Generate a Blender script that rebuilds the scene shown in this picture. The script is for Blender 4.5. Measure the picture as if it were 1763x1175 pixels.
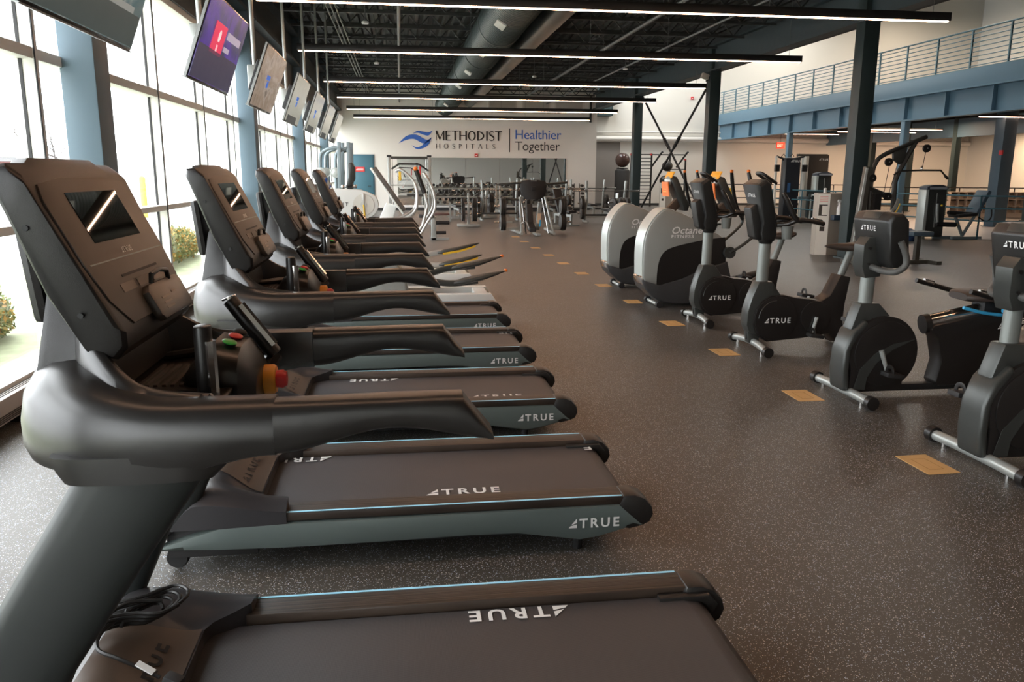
import bpy, bmesh, math, random
from mathutils import Vector, Matrix, Euler, noise
PI = math.pi
for o in list(bpy.data.objects):
    bpy.data.objects.remove(o, do_unlink=True)
SC = bpy.context.scene
C = SC.collection

# ---------------------------------------------------------------- camera
def set_camera():
    pitch, yaw, roll, f_px, h = .205, .136, .004, 1390.0, 1.58
    cp, sp, cw, sw = math.cos(pitch), math.sin(pitch), math.cos(yaw), math.sin(yaw)
    f = Vector((sw*cp, cw*cp, -sp)); r = Vector((cw, -sw, 0)); u = r.cross(f)
    r2 = r*math.cos(roll)+u*math.sin(roll); u2 = u*math.cos(roll)-r*math.sin(roll)
    cam = bpy.data.cameras.new('camera'); cam.sensor_width = 36; cam.lens = f_px/1763*36
    cam.clip_end = 400
    co = bpy.data.objects.new('camera', cam); C.objects.link(co)
    m = Matrix((r2, u2, -f)).transposed().to_4x4(); m.translation = (0, 0, h)
    co.matrix_world = m
    SC.camera = co
set_camera()

# ---------------------------------------------------------------- daylight, area lights, exposure
W = bpy.data.worlds.new('overcast'); SC.world = W; W.use_nodes = True
bg = W.node_tree.nodes['Background']
bg.inputs[0].default_value = (.93, .97, 1.0, 1); bg.inputs[1].default_value = 6.0
SC.view_settings.view_transform = 'Standard'; SC.view_settings.look = 'None'
SC.view_settings.exposure = 0.56; SC.view_settings.gamma = 1.0
SC.view_settings.use_curve_mapping = False
def area(name, loc, rot, sx, sy, power, col, portal=False):
    l = bpy.data.lights.new(name, 'AREA'); l.shape = 'RECTANGLE'; l.size = sx; l.size_y = sy
    l.energy = power; l.color = col
    if portal: l.cycles.is_portal = True
    o = bpy.data.objects.new(name, l); C.objects.link(o); o.location = loc; o.rotation_euler = rot
    return o
for k in range(6):
    area('window_portal', (-2.78, -3+k*7.1, 1.9), (0, -PI/2, 0), 3.4, 7.0, 1, (1, 1, 1), True)
# unseen fill lights added above the frame to brighten the hall's far wall
for (x, y) in ((12.5, 24), (12.5, 37), (19, 37.5), (25, 37), (21, 29), (28, 31)):
    area('hall_fill_light', (x, y, 9.6), (0, 0, 0), 1.6, 1.6, 220 if x < 24 else 170, (1, .95, .87) if x < 24 else (1, .82, .62))
# fill lights added under the upper floor, boosting the pendants' warm light
for (x, y) in ((19, 37), (24, 37), (28, 36), (20, 30), (25, 30), (21, 23)):
    area('soffit_fill_light', (x, y, 3.6), (0, 0, 0), 2.4, .3, 110, (1, .70, .46))

# ---------------------------------------------------------------- materials
def lin(h):
    h = h.lstrip('#'); r = [int(h[i:i+2], 16)/255 for i in (0, 2, 4)]
    return tuple((c/12.92 if c <= .04045 else ((c+.055)/1.055)**2.4) for c in r)+(1,)
MT = {}
def mat(name, col, rough=.5, metal=0, bump=0, bscale=200, emit=0, vary=0, vscale=8, coat=0, spec=.5):
    if name in MT: return MT[name]
    m = bpy.data.materials.new(name); m.use_nodes = True; MT[name] = m
    nt = m.node_tree; b = nt.nodes['Principled BSDF']
    c = lin(col) if isinstance(col, str) else tuple(col)+(1,)
    b.inputs['Base Color'].default_value = c
    b.inputs['Roughness'].default_value = rough; b.inputs['Metallic'].default_value = metal
    b.inputs['Specular IOR Level'].default_value = spec
    if coat: b.inputs['Coat Weight'].default_value = coat; b.inputs['Coat Roughness'].default_value = .22
    tc = nt.nodes.new('ShaderNodeTexCoord')
    if emit:
        b.inputs['Emission Color'].default_value = c; b.inputs['Emission Strength'].default_value = emit
    n = nt.nodes.new('ShaderNodeTexNoise'); n.inputs['Scale'].default_value = vscale; n.inputs['Detail'].default_value = 5
    nt.links.new(tc.outputs['Object'], n.inputs['Vector'])
    if vary:
        mx = nt.nodes.new('ShaderNodeMix'); mx.data_type = 'RGBA'
        mx.inputs[6].default_value = tuple(v*(1-vary) for v in c[:3])+(1,)
        mx.inputs[7].default_value = tuple(min(1, v*(1+vary)) for v in c[:3])+(1,)
        nt.links.new(n.outputs[0], mx.inputs[0]); nt.links.new(mx.outputs[2], b.inputs['Base Color'])
    else:
        mr = nt.nodes.new('ShaderNodeMapRange'); mr.inputs[3].default_value = rough*.9; mr.inputs[4].default_value = min(1, rough*1.1)
        nt.links.new(n.outputs[0], mr.inputs[0]); nt.links.new(mr.outputs[0], b.inputs['Roughness'])
    if bump:
        n2 = nt.nodes.new('ShaderNodeTexNoise'); n2.inputs['Scale'].default_value = bscale
        nt.links.new(tc.outputs['Object'], n2.inputs['Vector'])
        bp = nt.nodes.new('ShaderNodeBump'); bp.inputs['Strength'].default_value = bump; bp.inputs['Distance'].default_value = .002
        nt.links.new(n2.outputs[0], bp.inputs['Height']); nt.links.new(bp.outputs[0], b.inputs['Normal'])
    return m

def floor_mat():
    m = mat('rubber_floor', (.078, .068, .055), .37, bump=.5, bscale=260, vary=.35, vscale=.7, spec=.45)
    nt = m.node_tree; b = nt.nodes['Principled BSDF']
    tc = [n for n in nt.nodes if n.type == 'TEX_COORD'][0]
    base = b.inputs['Base Color'].links[0].from_socket
    v = nt.nodes.new('ShaderNodeTexVoronoi'); v.inputs['Scale'].default_value = 215
    nt.links.new(tc.outputs['Object'], v.inputs['Vector'])
    sep = nt.nodes.new('ShaderNodeSeparateColor'); nt.links.new(v.outputs['Color'], sep.inputs[0])
    pick = nt.nodes.new('ShaderNodeMath'); pick.operation = 'GREATER_THAN'; pick.inputs[1].default_value = .50
    nt.links.new(sep.outputs[0], pick.inputs[0])
    rad = nt.nodes.new('ShaderNodeMath'); rad.operation = 'MULTIPLY'; rad.inputs[1].default_value = .46
    nt.links.new(sep.outputs[1], rad.inputs[0])
    lt = nt.nodes.new('ShaderNodeMath'); lt.operation = 'LESS_THAN'
    nt.links.new(v.outputs['Distance'], lt.inputs[0]); nt.links.new(rad.outputs[0], lt.inputs[1])
    mu = nt.nodes.new('ShaderNodeMath'); mu.operation = 'MULTIPLY'
    nt.links.new(pick.outputs[0], mu.inputs[0]); nt.links.new(lt.outputs[0], mu.inputs[1])
    cr = nt.nodes.new('ShaderNodeValToRGB'); e = cr.color_ramp.elements
    e[0].color = (.84, .78, .70, 1); e[1].color = (.60, .74, .95, 1)
    nt.links.new(sep.outputs[2], cr.inputs[0])
    mx = nt.nodes.new('ShaderNodeMix'); mx.data_type = 'RGBA'
    nt.links.new(mu.outputs[0], mx.inputs[0]); nt.links.new(base, mx.inputs[6]); nt.links.new(cr.outputs[0], mx.inputs[7])
    nt.links.new(mx.outputs[2], b.inputs['Base Color'])
    return m
def glass_mat(name='window_glass', tint=(1, 1, 1, 1), refl=.07):
    if name in MT: return MT[name]
    m = bpy.data.materials.new(name); m.use_nodes = True; MT[name] = m; nt = m.node_tree
    for n in list(nt.nodes): nt.nodes.remove(n)
    o = nt.nodes.new('ShaderNodeOutputMaterial'); t = nt.nodes.new('ShaderNodeBsdfTransparent'); g = nt.nodes.new('ShaderNodeBsdfGlossy')
    t.inputs[0].default_value = tint; g.inputs['Roughness'].default_value = .02
    mx = nt.nodes.new('ShaderNodeMixShader'); mx.inputs[0].default_value = refl
    nt.links.new(t.outputs[0], mx.inputs[1]); nt.links.new(g.outputs[0], mx.inputs[2]); nt.links.new(mx.outputs[0], o.inputs[0])
    return m
def belt_mat():
    m = mat('running_belt', (.060, .056, .058), .48, vary=.1, vscale=3)
    nt = m.node_tree; b = nt.nodes['Principled BSDF']
    tc = [n for n in nt.nodes if n.type == 'TEX_COORD'][0]
    v = nt.nodes.new('ShaderNodeTexVoronoi'); v.inputs['Scale'].default_value = 260; v.inputs['Randomness'].default_value = 0
    nt.links.new(tc.outputs['Object'], v.inputs['Vector'])
    bp = nt.nodes.new('ShaderNodeBump'); bp.inputs['Strength'].default_value = .5; bp.inputs['Distance'].default_value = .002
    nt.links.new(v.outputs['Distance'], bp.inputs['Height']); nt.links.new(bp.outputs[0], b.inputs['Normal'])
    return m
def wood_mat():
    m = mat('dark_ribbed_foot_rail', (.030, .021, .016), .42)
    nt = m.node_tree; b = nt.nodes['Principled BSDF']
    tc = [n for n in nt.nodes if n.type == 'TEX_COORD'][0]
    mp = nt.nodes.new('ShaderNodeMapping'); mp.inputs['Scale'].default_value = (1.2, 160, 1)
    n = nt.nodes.new('ShaderNodeTexNoise'); n.inputs['Scale'].default_value = 1.5; n.inputs['Detail'].default_value = 3
    nt.links.new(tc.outputs['Object'], mp.inputs[0]); nt.links.new(mp.outputs[0], n.inputs['Vector'])
    cr = nt.nodes.new('ShaderNodeValToRGB'); cr.color_ramp.elements[0].position = .35; cr.color_ramp.elements[1].position = .65
    cr.color_ramp.elements[0].color = (.012, .008, .006, 1); cr.color_ramp.elements[1].color = (.062, .042, .03, 1)
    nt.links.new(n.outputs[0], cr.inputs[0]); nt.links.new(cr.outputs[0], b.inputs['Base Color'])
    bp = nt.nodes.new('ShaderNodeBump'); bp.inputs['Strength'].default_value = .6; bp.inputs['Distance'].default_value = .003
    nt.links.new(n.outputs[0], bp.inputs['Height']); nt.links.new(bp.outputs[0], b.inputs['Normal'])
    return m
def screen_mat(name, cols, scale, strength, seed):
    """picture on a switched on screen: blocks of colour"""
    m = bpy.data.materials.new(name); m.use_nodes = True; MT[name] = m; nt = m.node_tree; b = nt.nodes['Principled BSDF']
    b.inputs['Roughness'].default_value = .12; b.inputs['Base Color'].default_value = (.01, .01, .012, 1)
    tc = nt.nodes.new('ShaderNodeTexCoord'); n = nt.nodes.new('ShaderNodeTexNoise'); n.noise_dimensions = '4D'
    n.inputs['W'].default_value = seed; n.inputs['Scale'].default_value = scale; n.inputs['Detail'].default_value = 4; n.inputs['Distortion'].default_value = 1.2
    nt.links.new(tc.outputs['Object'], n.inputs['Vector'])
    cr = nt.nodes.new('ShaderNodeValToRGB'); el = cr.color_ramp.elements
    while len(el) < len(cols): el.new(.5)
    for i, c in enumerate(cols):
        el[i].position = .32+.36*i/(len(cols)-1); el[i].color = lin(c)
    nt.links.new(n.outputs[0], cr.inputs[0]); nt.links.new(cr.outputs[0], b.inputs['Emission Color'])
    b.inputs['Emission Strength'].default_value = strength
    return m
def led_mat(name, col, s):
    m = mat(name, col, .4); b = m.node_tree.nodes['Principled BSDF']
    b.inputs['Emission Color'].default_value = lin(col); b.inputs['Emission Strength'].default_value = s
    return m

# ---------------------------------------------------------------- mesh helpers
def cr(pts, n=6, closed=False):
    """smooth curve through points"""
    P = [Vector(p) for p in pts]; out = []; L = len(P)
    rng = range(L if closed else L-1)
    for i in rng:
        p1, p2 = P[i], P[(i+1) % L]
        p0 = P[i-1] if (i > 0 or closed) else p1*2-p2
        p3 = P[(i+2) % L] if (i+2 < L or closed) else p2*2-p1
        for k in range(n):
            t = k/n
            out.append(.5*((2*p1)+(p2-p0)*t+(2*p0-5*p1+4*p2-p3)*t*t+(3*p1-p0-3*p2+p3)*t**3))
    if not closed: out.append(P[-1])
    return out
class MB:
    def __init__(s): s.bm = bmesh.new()
    def poly(s, vs):
        try: return s.bm.faces.new(vs)
        except ValueError: return None
    def box(s, c, d, rot=(0, 0, 0), taper=(1, 1)):
        R = Euler(rot).to_matrix(); c = Vector(c); V = []
        for z in (-.5, .5):
            k = taper if z > 0 else (1, 1)
            for x, y in ((-.5, -.5), (.5, -.5), (.5, .5), (-.5, .5)):
                V.append(s.bm.verts.new(c+R@Vector((x*d[0]*k[0], y*d[1]*k[1], z*d[2]))))
        for f in ((3, 2, 1, 0), (4, 5, 6, 7), (0, 1, 5, 4), (1, 2, 6, 5), (2, 3, 7, 6), (3, 0, 4, 7)):
            s.poly([V[i] for i in f])
        return s
    def bb(s, x0, x1, y0, y1, z0, z1):
        return s.box(((x0+x1)/2, (y0+y1)/2, (z0+z1)/2), (abs(x1-x0), abs(y1-y0), abs(z1-z0)))
    def loft(s, rings, cap=True, closed=True):
        RV = [[s.bm.verts.new(Vector(p)) for p in r] for r in rings]
        for a, b in zip(RV, RV[1:]):
            n = len(a)
            for i in range(n if closed else n-1):
                j = (i+1) % n; s.poly([a[i], a[j], b[j], b[i]])
        if cap: s.poly(RV[0][::-1]); s.poly(RV[-1])
        return s
    def prism(s, pts, a, b, ax='y'):
        """polygon (u,v) extruded: ax y -> (x,z) plane, ax z -> (x,y), ax x -> (y,z)"""
        def P(u, v, w):
            return {'y': (u, w, v), 'z': (u, v, w), 'x': (w, u, v)}[ax]
        return s.loft([[P(u, v, a) for u, v in pts], [P(u, v, b) for u, v in pts]])
    def tube(s, pts, r, n=10, closed=False, flat=1.0, up=None, cap=True):
        P = [Vector(p) for p in pts]; L = len(P)
        R = r if isinstance(r, (list, tuple)) else [r]*L
        rings = []; N = None
        for i in range(L):
            a = P[i-1] if (i or closed) else P[i]; b = P[(i+1) % L] if (i+1 < L or closed) else P[i]
            t = (b-a)
            if t.length < 1e-9: t = Vector((0, 0, 1))
            t.normalize()
            if N is None:
                q = Vector(up) if up else (Vector((0, 0, 1)) if abs(t.z) < .9 else Vector((1, 0, 0)))
                N = (q-t*q.dot(t)).normalized()
            else:
                N = (N-t*N.dot(t)).normalized()
            B = t.cross(N)
            rings.append([P[i]+N*(R[i]*math.cos(k*2*PI/n))+B*(R[i]*flat*math.sin(k*2*PI/n)) for k in range(n)])
        if closed: rings.append(rings[0])
        RV = [[s.bm.verts.new(p) for p in rg] for rg in (rings[:-1] if closed else rings)]
        if closed: RV.append(RV[0])
        for a, b in zip(RV, RV[1:]):
            for i in range(n):
                j = (i+1) % n; s.poly([a[i], a[j], b[j], b[i]])
        if cap and not closed: s.poly(RV[0][::-1]); s.poly(RV[-1])
        return s
    def cyl(s, a, b, r, n=14, r2=None): return s.tube([a, b], [r, r if r2 is None else r2], n)
    def sphere(s, c, r, n=14, sq=(1, 1, 1)):
        c = Vector(c); rings = []
        for i in range(1, n//2):
            ph = PI*i/(n//2)
            rings.append([c+Vector((r*sq[0]*math.sin(ph)*math.cos(k*2*PI/n), r*sq[1]*math.sin(ph)*math.sin(k*2*PI/n), r*sq[2]*math.cos(ph))) for k in range(n)])
        return s.loft(rings[::-1])
    def lathe(s, prof, c=(0, 0, 0), ax='z', n=20):
        c = Vector(c); rings = []
        for rr, h in prof:
            rg = []
            for k in range(n):
                a = k*2*PI/n; u, v = rr*math.cos(a), rr*math.sin(a)
                rg.append(c+Vector({'z': (u, v, h), 'y': (u, h, v), 'x': (h, u, v)}[ax]))
            rings.append(rg)
        return s.loft(rings)
    def grid(s, X, Y, fn):
        V = [[s.bm.verts.new(Vector(fn(x, y))) for y in Y] for x in X]
        for i in range(len(X)-1):
            for j in range(len(Y)-1): s.poly([V[i][j], V[i+1][j], V[i+1][j+1], V[i][j+1]])
        return s
    def build(s, name, m, parent=None, bevel=0, seg=2, ang=32, loc=None, rot=None, solid=0):
        bm = s.bm
        bmesh.ops.recalc_face_normals(bm, faces=bm.faces)
        if bevel:
            ed = [e for e in bm.edges if len(e.link_faces) == 2 and e.calc_face_angle(0) > math.radians(ang)]
            try: bmesh.ops.bevel(bm, geom=ed, offset=bevel, segments=seg, affect='EDGES', clamp_overlap=True, profile=.6)
            except Exception: pass
        me = bpy.data.meshes.new(name); bm.to_mesh(me); bm.free()
        for p in me.polygons: p.use_smooth = True
        me.set_sharp_from_angle(angle=math.radians(38))
        me.materials.append(m)
        o = bpy.data.objects.new(name, me); C.objects.link(o)
        if parent: o.parent = parent
        if loc: o.location = loc
        if rot: o.rotation_euler = rot
        if solid:
            md = o.modifiers.new('solid', 'SOLIDIFY'); md.thickness = solid; md.offset = -1
        return o
def thing(name, label, cat, loc=(0, 0, 0), rz=0, group=None):
    o = bpy.data.objects.new(name, None); C.objects.link(o); o.empty_display_size = .1
    o.location = loc; o.rotation_euler = (0, 0, rz); o['label'] = label; o['category'] = cat
    if group: o['group'] = group
    return o
def tag(o, label, cat, group=None):
    o['label'] = label; o['category'] = cat
    if group: o['group'] = group
    return o
def lab(o, s): o['label'] = s; return o
KIDS = {}
def kids(o):
    return [c for c in bpy.data.objects if c.parent == o]
def copy_tree(o, parent=None):
    c = o.copy(); C.objects.link(c)
    if parent: c.parent = parent
    for ch in kids(o): copy_tree(ch, c)
    return c
def dup(root, loc, rz=None, label=None, group=None):
    r = copy_tree(root); r.location = loc
    if rz is not None: r.rotation_euler = (0, 0, rz)
    if label: r['label'] = label
    if group: r['group'] = group
    return r
def struct(o): o['kind'] = 'structure'; return o
_tm = {}
def text_mesh(s, size=1, offset=0, spacing=1, extrude=0.0, sx=1.0, shear=0):
    key = (s, size, offset, spacing, extrude, sx, shear)
    if key in _tm: return _tm[key]
    cu = bpy.data.curves.new('lettering', 'FONT'); cu.body = s; cu.size = size; cu.offset = offset
    cu.space_character = spacing; cu.extrude = extrude; cu.resolution_u = 3; cu.align_x = 'LEFT'; cu.shear = shear
    o = bpy.data.objects.new('lettering', cu); C.objects.link(o)
    bpy.context.view_layer.update()
    dg = bpy.context.evaluated_depsgraph_get()
    me = bpy.data.meshes.new_from_object(o.evaluated_get(dg))
    bpy.data.objects.remove(o, do_unlink=True)
    for v in me.vertices: v.co.x *= sx
    me.materials.clear()
    _tm[key] = me
    return me
def frame_m(origin, xdir, ydir):
    x = Vector(xdir).normalized(); y = Vector(ydir); y = (y-x*y.dot(x)).normalized(); z = x.cross(y)
    m = Matrix((x, y, z)).transposed().to_4x4(); m.translation = Vector(origin); return m
def text(s, m, origin, xdir, ydir, size, parent=None, name='lettering', **kw):
    me = text_mesh(s, size, **kw).copy(); me.materials.append(m)
    o = bpy.data.objects.new(name, me); C.objects.link(o)
    if parent: o.parent = parent
    o.matrix_local = frame_m(origin, xdir, ydir)
    return o
def true_logo(parent, m, origin, xdir, ydir, h, tri=True):
    """sail mark and the word TRUE, cap height h, origin at lower left"""
    me0 = text_mesh('TRUE', h*1.37, h*.035, 1.38, 0, 1.0)
    bm = bmesh.new(); bm.from_mesh(me0)
    for v in bm.verts: v.co.x += h*1.08
    if tri:
        for pl in (((.26, .34), (.82, 1.0), (.82, .52)), ((0, 0), (.82, 0), (.82, .38), (.17, .22))):
            bm.faces.new([bm.verts.new((x*h, y*h, 0)) for x, y in pl])
    me = bpy.data.meshes.new('logo'); bm.to_mesh(me); bm.free(); me.materials.append(m)
    o = bpy.data.objects.new('logo', me); C.objects.link(o); o.parent = parent
    o.matrix_local = frame_m(origin, xdir, ydir)
    return o
# common materials
M_BLK = mat('black_plastic', (.014, .0125, .0115), .36, bump=.15, bscale=500)
M_BLK2 = mat('soft_black_rubber', (.016, .015, .015), .62, bump=.2, bscale=300)
M_GLOSS = mat('gloss_black', (.008, .008, .010), .12)
M_BRN = mat('console_brown_grey', (.088, .073, .060), .45)
M_GRN = mat('grey_green_metal', (.135, .165, .155), .40, metal=.3)
M_DGRN = mat('dark_column_paint', (.026, .043, .044), .5)
M_CHR = mat('chrome', (.72, .70, .68), .16, metal=1)
M_SIL = mat('silver_paint', (.42, .44, .42), .35, metal=.45)
M_WHT = mat('white_print', (.86, .86, .84), .5)
M_BLUE = mat('steel_blue_paint', (.105, .195, .265), .45)
M_IRON = mat('dark_iron', (.030, .030, .030), .5, metal=.5)
M_ORG = mat('orange_plastic', (.85, .20, .02), .45)
M_RED = mat('red_plastic', (.62, .03, .03), .4)
M_YEL = mat('yellow_plastic', (.80, .50, .03), .5)
M_PAD = mat('black_upholstery', (.020, .019, .019), .55, bump=.3, bscale=120)
# ================================================================ room shell
FLOOR = floor_mat()
m = MB(); m.bb(-2.62, 30, -7, 40.5, -.12, 0); struct(m.build('floor', FLOOR))
m = MB(); m.prism([(14.35, 18.45), (30, 11.6), (30, 21.5), (17.5, 27.5), (13.2, 26)], 0, .012, 'z')
struct(m.build('trim_5', mat('polished_concrete', (.50, .48, .46), .35, vary=.12, vscale=.6)))
WALL = mat('cream_wall_paint', (.80, .775, .72), .75, bump=.1, bscale=60, vary=.02, vscale=.5)
WARM = mat('tan_wall_paint', (.74, .72, .665), .75, vary=.02, vscale=.5)
DECK = mat('black_deck_paint', (.030, .033, .032), .6)
BEAM = mat('blue_black_beam_paint', (.034, .052, .058), .5)
m = MB(); m.bb(-2.7, 8.55, 35.5, 35.75, 0, 5.4); struct(m.build('wall_back', WALL))
struct(MB().bb(8.55, 10.95, 40.44, 40.5, .11, 3.12).build('recess_shade_panel', mat('recess_shade_grey', (.22, .20, .185), .7)))  # dark sheet added as the shade on the recess wall
m = MB(); m.bb(8.3, 8.55, 35.75, 40.5, 0, 5.4); struct(m.build('wall_recess', WALL))
m = MB(); m.bb(8.3, 30.2, 40.5, 40.75, 0, 10.5); struct(m.build('wall_far', WARM))
m = MB(); m.bb(30, 30.25, -7, 40.5, 0, 10.5); struct(m.build('wall_right', WARM))
m = MB(); m.bb(-2.7, 30.2, -7.2, -7, 0, 10.5); struct(m.build('wall_near', WALL))
m = MB(); m.bb(8.7, 30.2, -7, 40.6, 10.5, 10.7); struct(m.build('ceiling', mat('hall_ceiling_paint', (.10, .10, .10), .7)))
# corrugated deck ceiling over the cardio floor
m = MB(); pts = []
x = -2.8; k = 0
prof = []
while x < 8.7:
    prof += [(x, 5.30), (x+.09, 5.30), (x+.12, 5.22), (x+.21, 5.22)]; x += .24
prof += [(8.7, 5.30), (8.7, 5.4), (-2.8, 5.4)]
m.loft([[(a, -7, b) for a, b in prof], [(a, 35.5, b) for a, b in prof]], cap=False)
struct(m.build('ceiling_deck', DECK))
m = MB(); m.bb(8.62, 8.72, -7, 35.5, 4.3, 10.5); struct(m.build('wall_upper', mat('fascia_black', (.035, .04, .042), .6)))
# beams: girder on the right column line, blue black panels over the windows
m = MB(); m.bb(8.35, 8.65, -7, 35.5, 4.92, 4.97); m.bb(8.35, 8.65, -7, 35.5, 4.3, 4.34); m.bb(8.47, 8.53, -7, 35.5, 4.34, 4.92)
struct(m.build('trim_1', BEAM))
m = MB(); m.bb(-2.8, -2.52, -7, 35.5, 3.5, 5.3); struct(m.build('wall_left', BEAM))
m = MB()
for y in [(-6.2+7.05*k) for k in range(6)]:
    m.bb(-2.52, -2.35, y, y+7.0, 4.1, 4.16); m.bb(-2.52, -2.35, y, y+7.0, 4.78, 4.84)
struct(m.build('trim_2', BEAM))
m = MB(); m.bb(-2.66, 8.3, 35.44, 35.5, 0, .11); struct(m.build('baseboard_back', mat('black_base', (.03, .03, .03), .5)))
m = MB(); m.bb(8.55, 30, 40.44, 40.5, 0, .11); struct(m.build('baseboard_far', MT['black_base']))

# ---- steel joists with web bars
def joist(y, m_, lbl):
    m = MB()
    m.bb(-2.52, 8.36, y-.04, y+.04, 5.15, 5.21); m.bb(-2.52, 8.36, y-.035, y+.035, 4.82, 4.87)
    x = -2.45; s = 0
    while x < 8.2:
        a = (x, y, 4.86 if s else 5.16); b = (x+.27, y, 5.16 if s else 4.86)
        m.tube([a, b], .017, 5); x += .27; s = 1-s
    return m.build('ceiling_joist', m_)
J = None
for k in range(18):
    y = 6.0+1.72*k
    if J is None: J = joist(0, mat('joist_paint', (.045, .05, .05), .5), ''); o = J
    else: o = J.copy(); C.objects.link(o)
    o.location = (0, y, 0)
    tag(o, 'dark open web steel joist spanning under the black deck ceiling', 'joist', 'open web joists under the deck')
# ---- ducts and pipes along the ceiling
t = thing('spiral_duct', 'large grey green spiral duct running along the dark ceiling', 'duct', (1.96, 0, 4.37))
m = MB(); n = 28
prof = []
y = 3.0
while y < 35.4:
    prof += [(.42, y), (.428, y+.01), (.42, y+.02)]; y += .115
m.lathe(prof, ax='y', n=n); m.build('duct_body', mat('duct_paint', (.075, .095, .092), .42, metal=.3), t)
m = MB()
for y in (5.5, 9.0, 12.5, 16.0, 19.5, 23.0, 26.5, 30): MB().lathe([(.41, y), (.440, y+.01), (.440, y+.05), (.41, y+.06)], ax='y', n=n).build('joint_ring', MT['duct_paint'], t)
for y in (10.9, 14.2, 17.5, 20.8, 24.1, 27.4, 30.6, 33.4):
    a = -2.15 if 1 else 0
    cx, cz = .432*math.cos(a), .432*math.sin(a)
    m = MB(); m.box((cx, y, cz), (.18, .48, .03), (0, PI/2-a, 0)); o = m.build('air_grille', mat('pale_grille', (.75, .75, .68), .5), t, bevel=.005)
o = MB().lathe([(.22, 4), (.22, 35.3)], (2.98, 0, 4.52), 'y', 20).build('round_duct', MT['duct_paint']); tag(o, 'slimmer dark round duct beside the large spiral duct', 'duct')
def pipe(name, pts, r, m_, lbl, cat='pipe', grp=None):
    o = MB().tube(pts, r, 8).build(name, m_); tag(o, lbl, cat, grp); return o
PP = mat('grey_pipe_paint', (.13, .14, .14), .45)
pipe('sprinkler_pipe', [(.05, 4, 4.5), (.05, 35.5, 4.5)], .035, PP, 'long grey sprinkler pipe left of the big duct')
for i, x in enumerate((-1.36, -1.27, -1.18)):
    pipe('conduit', [(x, 5, 4.79), (x, 35.5, 4.79)], .016, PP, 'thin conduit in the bundle of three by the screens', 'conduit', 'three conduits near the window wall')
pipe('sprinkler_pipe', [(5.2, 6, 4.67), (5.2, 35.5, 4.67)], .04, PP, 'grey sprinkler pipe right of the ducts')
pipe('sprinkler_pipe', [(6.3, 6, 4.5), (6.3, 35.5, 4.5)], .025, PP, 'thin grey pipe nearest the right hand girder')
pipe('drop_pipe', [(8.25, 35.45, 4.9), (8.25, 35.45, 3.75)], .05, M_IRON, 'short dark vertical pipe at the right end of the logo wall')
for (x, y, z) in ((-.55, 15.5, 4.2), (-.5, 21, 4.2), (5.9, 21.5, 4.25), (3.9, 24, 4.3)):
    m = MB(); m.cyl((0, 0, 0), (0, 0, 5.25-z), .008, 6)
    t = thing('smoke_detector', {15.5: 'white detector hanging on a thin rod near the screens', 21: 'white detector on a rod further back left of the duct', 21.5: 'white round detector near the right hand girder', 24: 'small white detector right of the duct'}[y], 'detector', (x, y, z))
    m.build('rod', PP, t); MB().lathe([(.02, -.02), (.06, -.015), (.065, .02), (.03, .04)], n=14).build('detector_head', M_WHT, t)

# ---- LED linear pendants
LED = led_mat('led_warm', '#ffc9a2', 30.0)
def pendant(x0, x1, y, z, lbl, grp=None):
    y0 = y
    t = thing('linear_pendant_light', lbl, 'light', ((x0+x1)/2, y, z), 0, grp); L = (x1-x0)/2
    m = MB(); m.bb(-L, L, -.045, .045, .02, .13); m.build('housing', M_BLK, t, bevel=.004)
    MB().bb(-L+.02, L-.02, -.016, .016, .008, .02).build('diffuser', LED, t)
    for k in range(5):
        xx = (-L+.25, -1.6, .55, 2.0, L-.25)[k]
        MB().cyl((xx, 0, .13), (xx, 0, 1.55), .004, 5).build('suspension_wire', PP, t)
    return t
names = ['nearest long pendant light crossing the top of the view', 'second long pendant light above the treadmills', 'third long pendant light from the front', 'fourth long pendant light from the front', 'fifth pendant light, second nearest to the logo wall', 'pendant light closest to the logo wall']
for y, lb in zip((10.8, 15.0, 19.85, 23.85, 28.15, 32.3), names): pendant(-1.7, 7.5, y, 3.62, lb)
pendant(-1.7, 7.5, 6.6, 3.62, 'long pendant light just above the top edge of the view')
pendant(-1.7, 7.5, 2.4, 3.62, 'long pendant light overhead of the nearest treadmill')

# ---- columns
def column(x, y, w, d, z, m_, lbl, extra=None):
    t = thing('steel_column', lbl, 'column', (x, y, 0))
    m = MB(); m.bb(-w/2, w/2, -d/2, d/2, 0, z); m.build('column_shaft', m_, t, bevel=.012)
    MB().bb(-w/2-.05, w/2+.05, -d/2-.05, d/2+.05, 0, .03).build('base_plate', m_, t)
    return t
BL2 = mat('window_column_paint', (.110, .168, .208), .5)
for i, (y, lb) in enumerate(((7.15, 'blue square column by the windows beside the nearest screen'), (14.3, 'second blue column by the windows behind the purple screen'), (21.3, 'third blue column along the windows'), (28.3, 'farthest blue column along the windows'), (0.1, 'blue window column left of the camera'))):
    column(-2.47, y, .26, .34, 5.2, BL2, lb)
column(8.52, 14.55, .30, .30, 4.95, M_DGRN, 'big dark green column beside the white dispenser cabinet')
column(8.52, 22.0, .30, .30, 4.95, M_DGRN, 'dark green column behind the elliptical trainers, right of the crossed braces')
column(8.52, 29.2, .30, .30, 4.95, M_DGRN, 'dark green column farthest back, left of the crossed braces')
t = thing('cross_brace', 'crossed thin steel brace rods between the two far dark columns', 'brace', (8.62, 25.6, 0))
for s in (-1, 1):
    m = MB(); m.tube([(0, 3.3*s, .25), (0, 0, 2.25), (0, -3.35*s, 4.25)], .035, 8); m.tube([(0, -.25*s, 2.4), (0, -.75*s, 2.7)], .055, 8); m.build('brace_rod', M_IRON, t)
t = thing('ceiling_camera', 'small pale camera box high beside the middle dark column', 'camera', (8.35, 22.0, 4.05))
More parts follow.
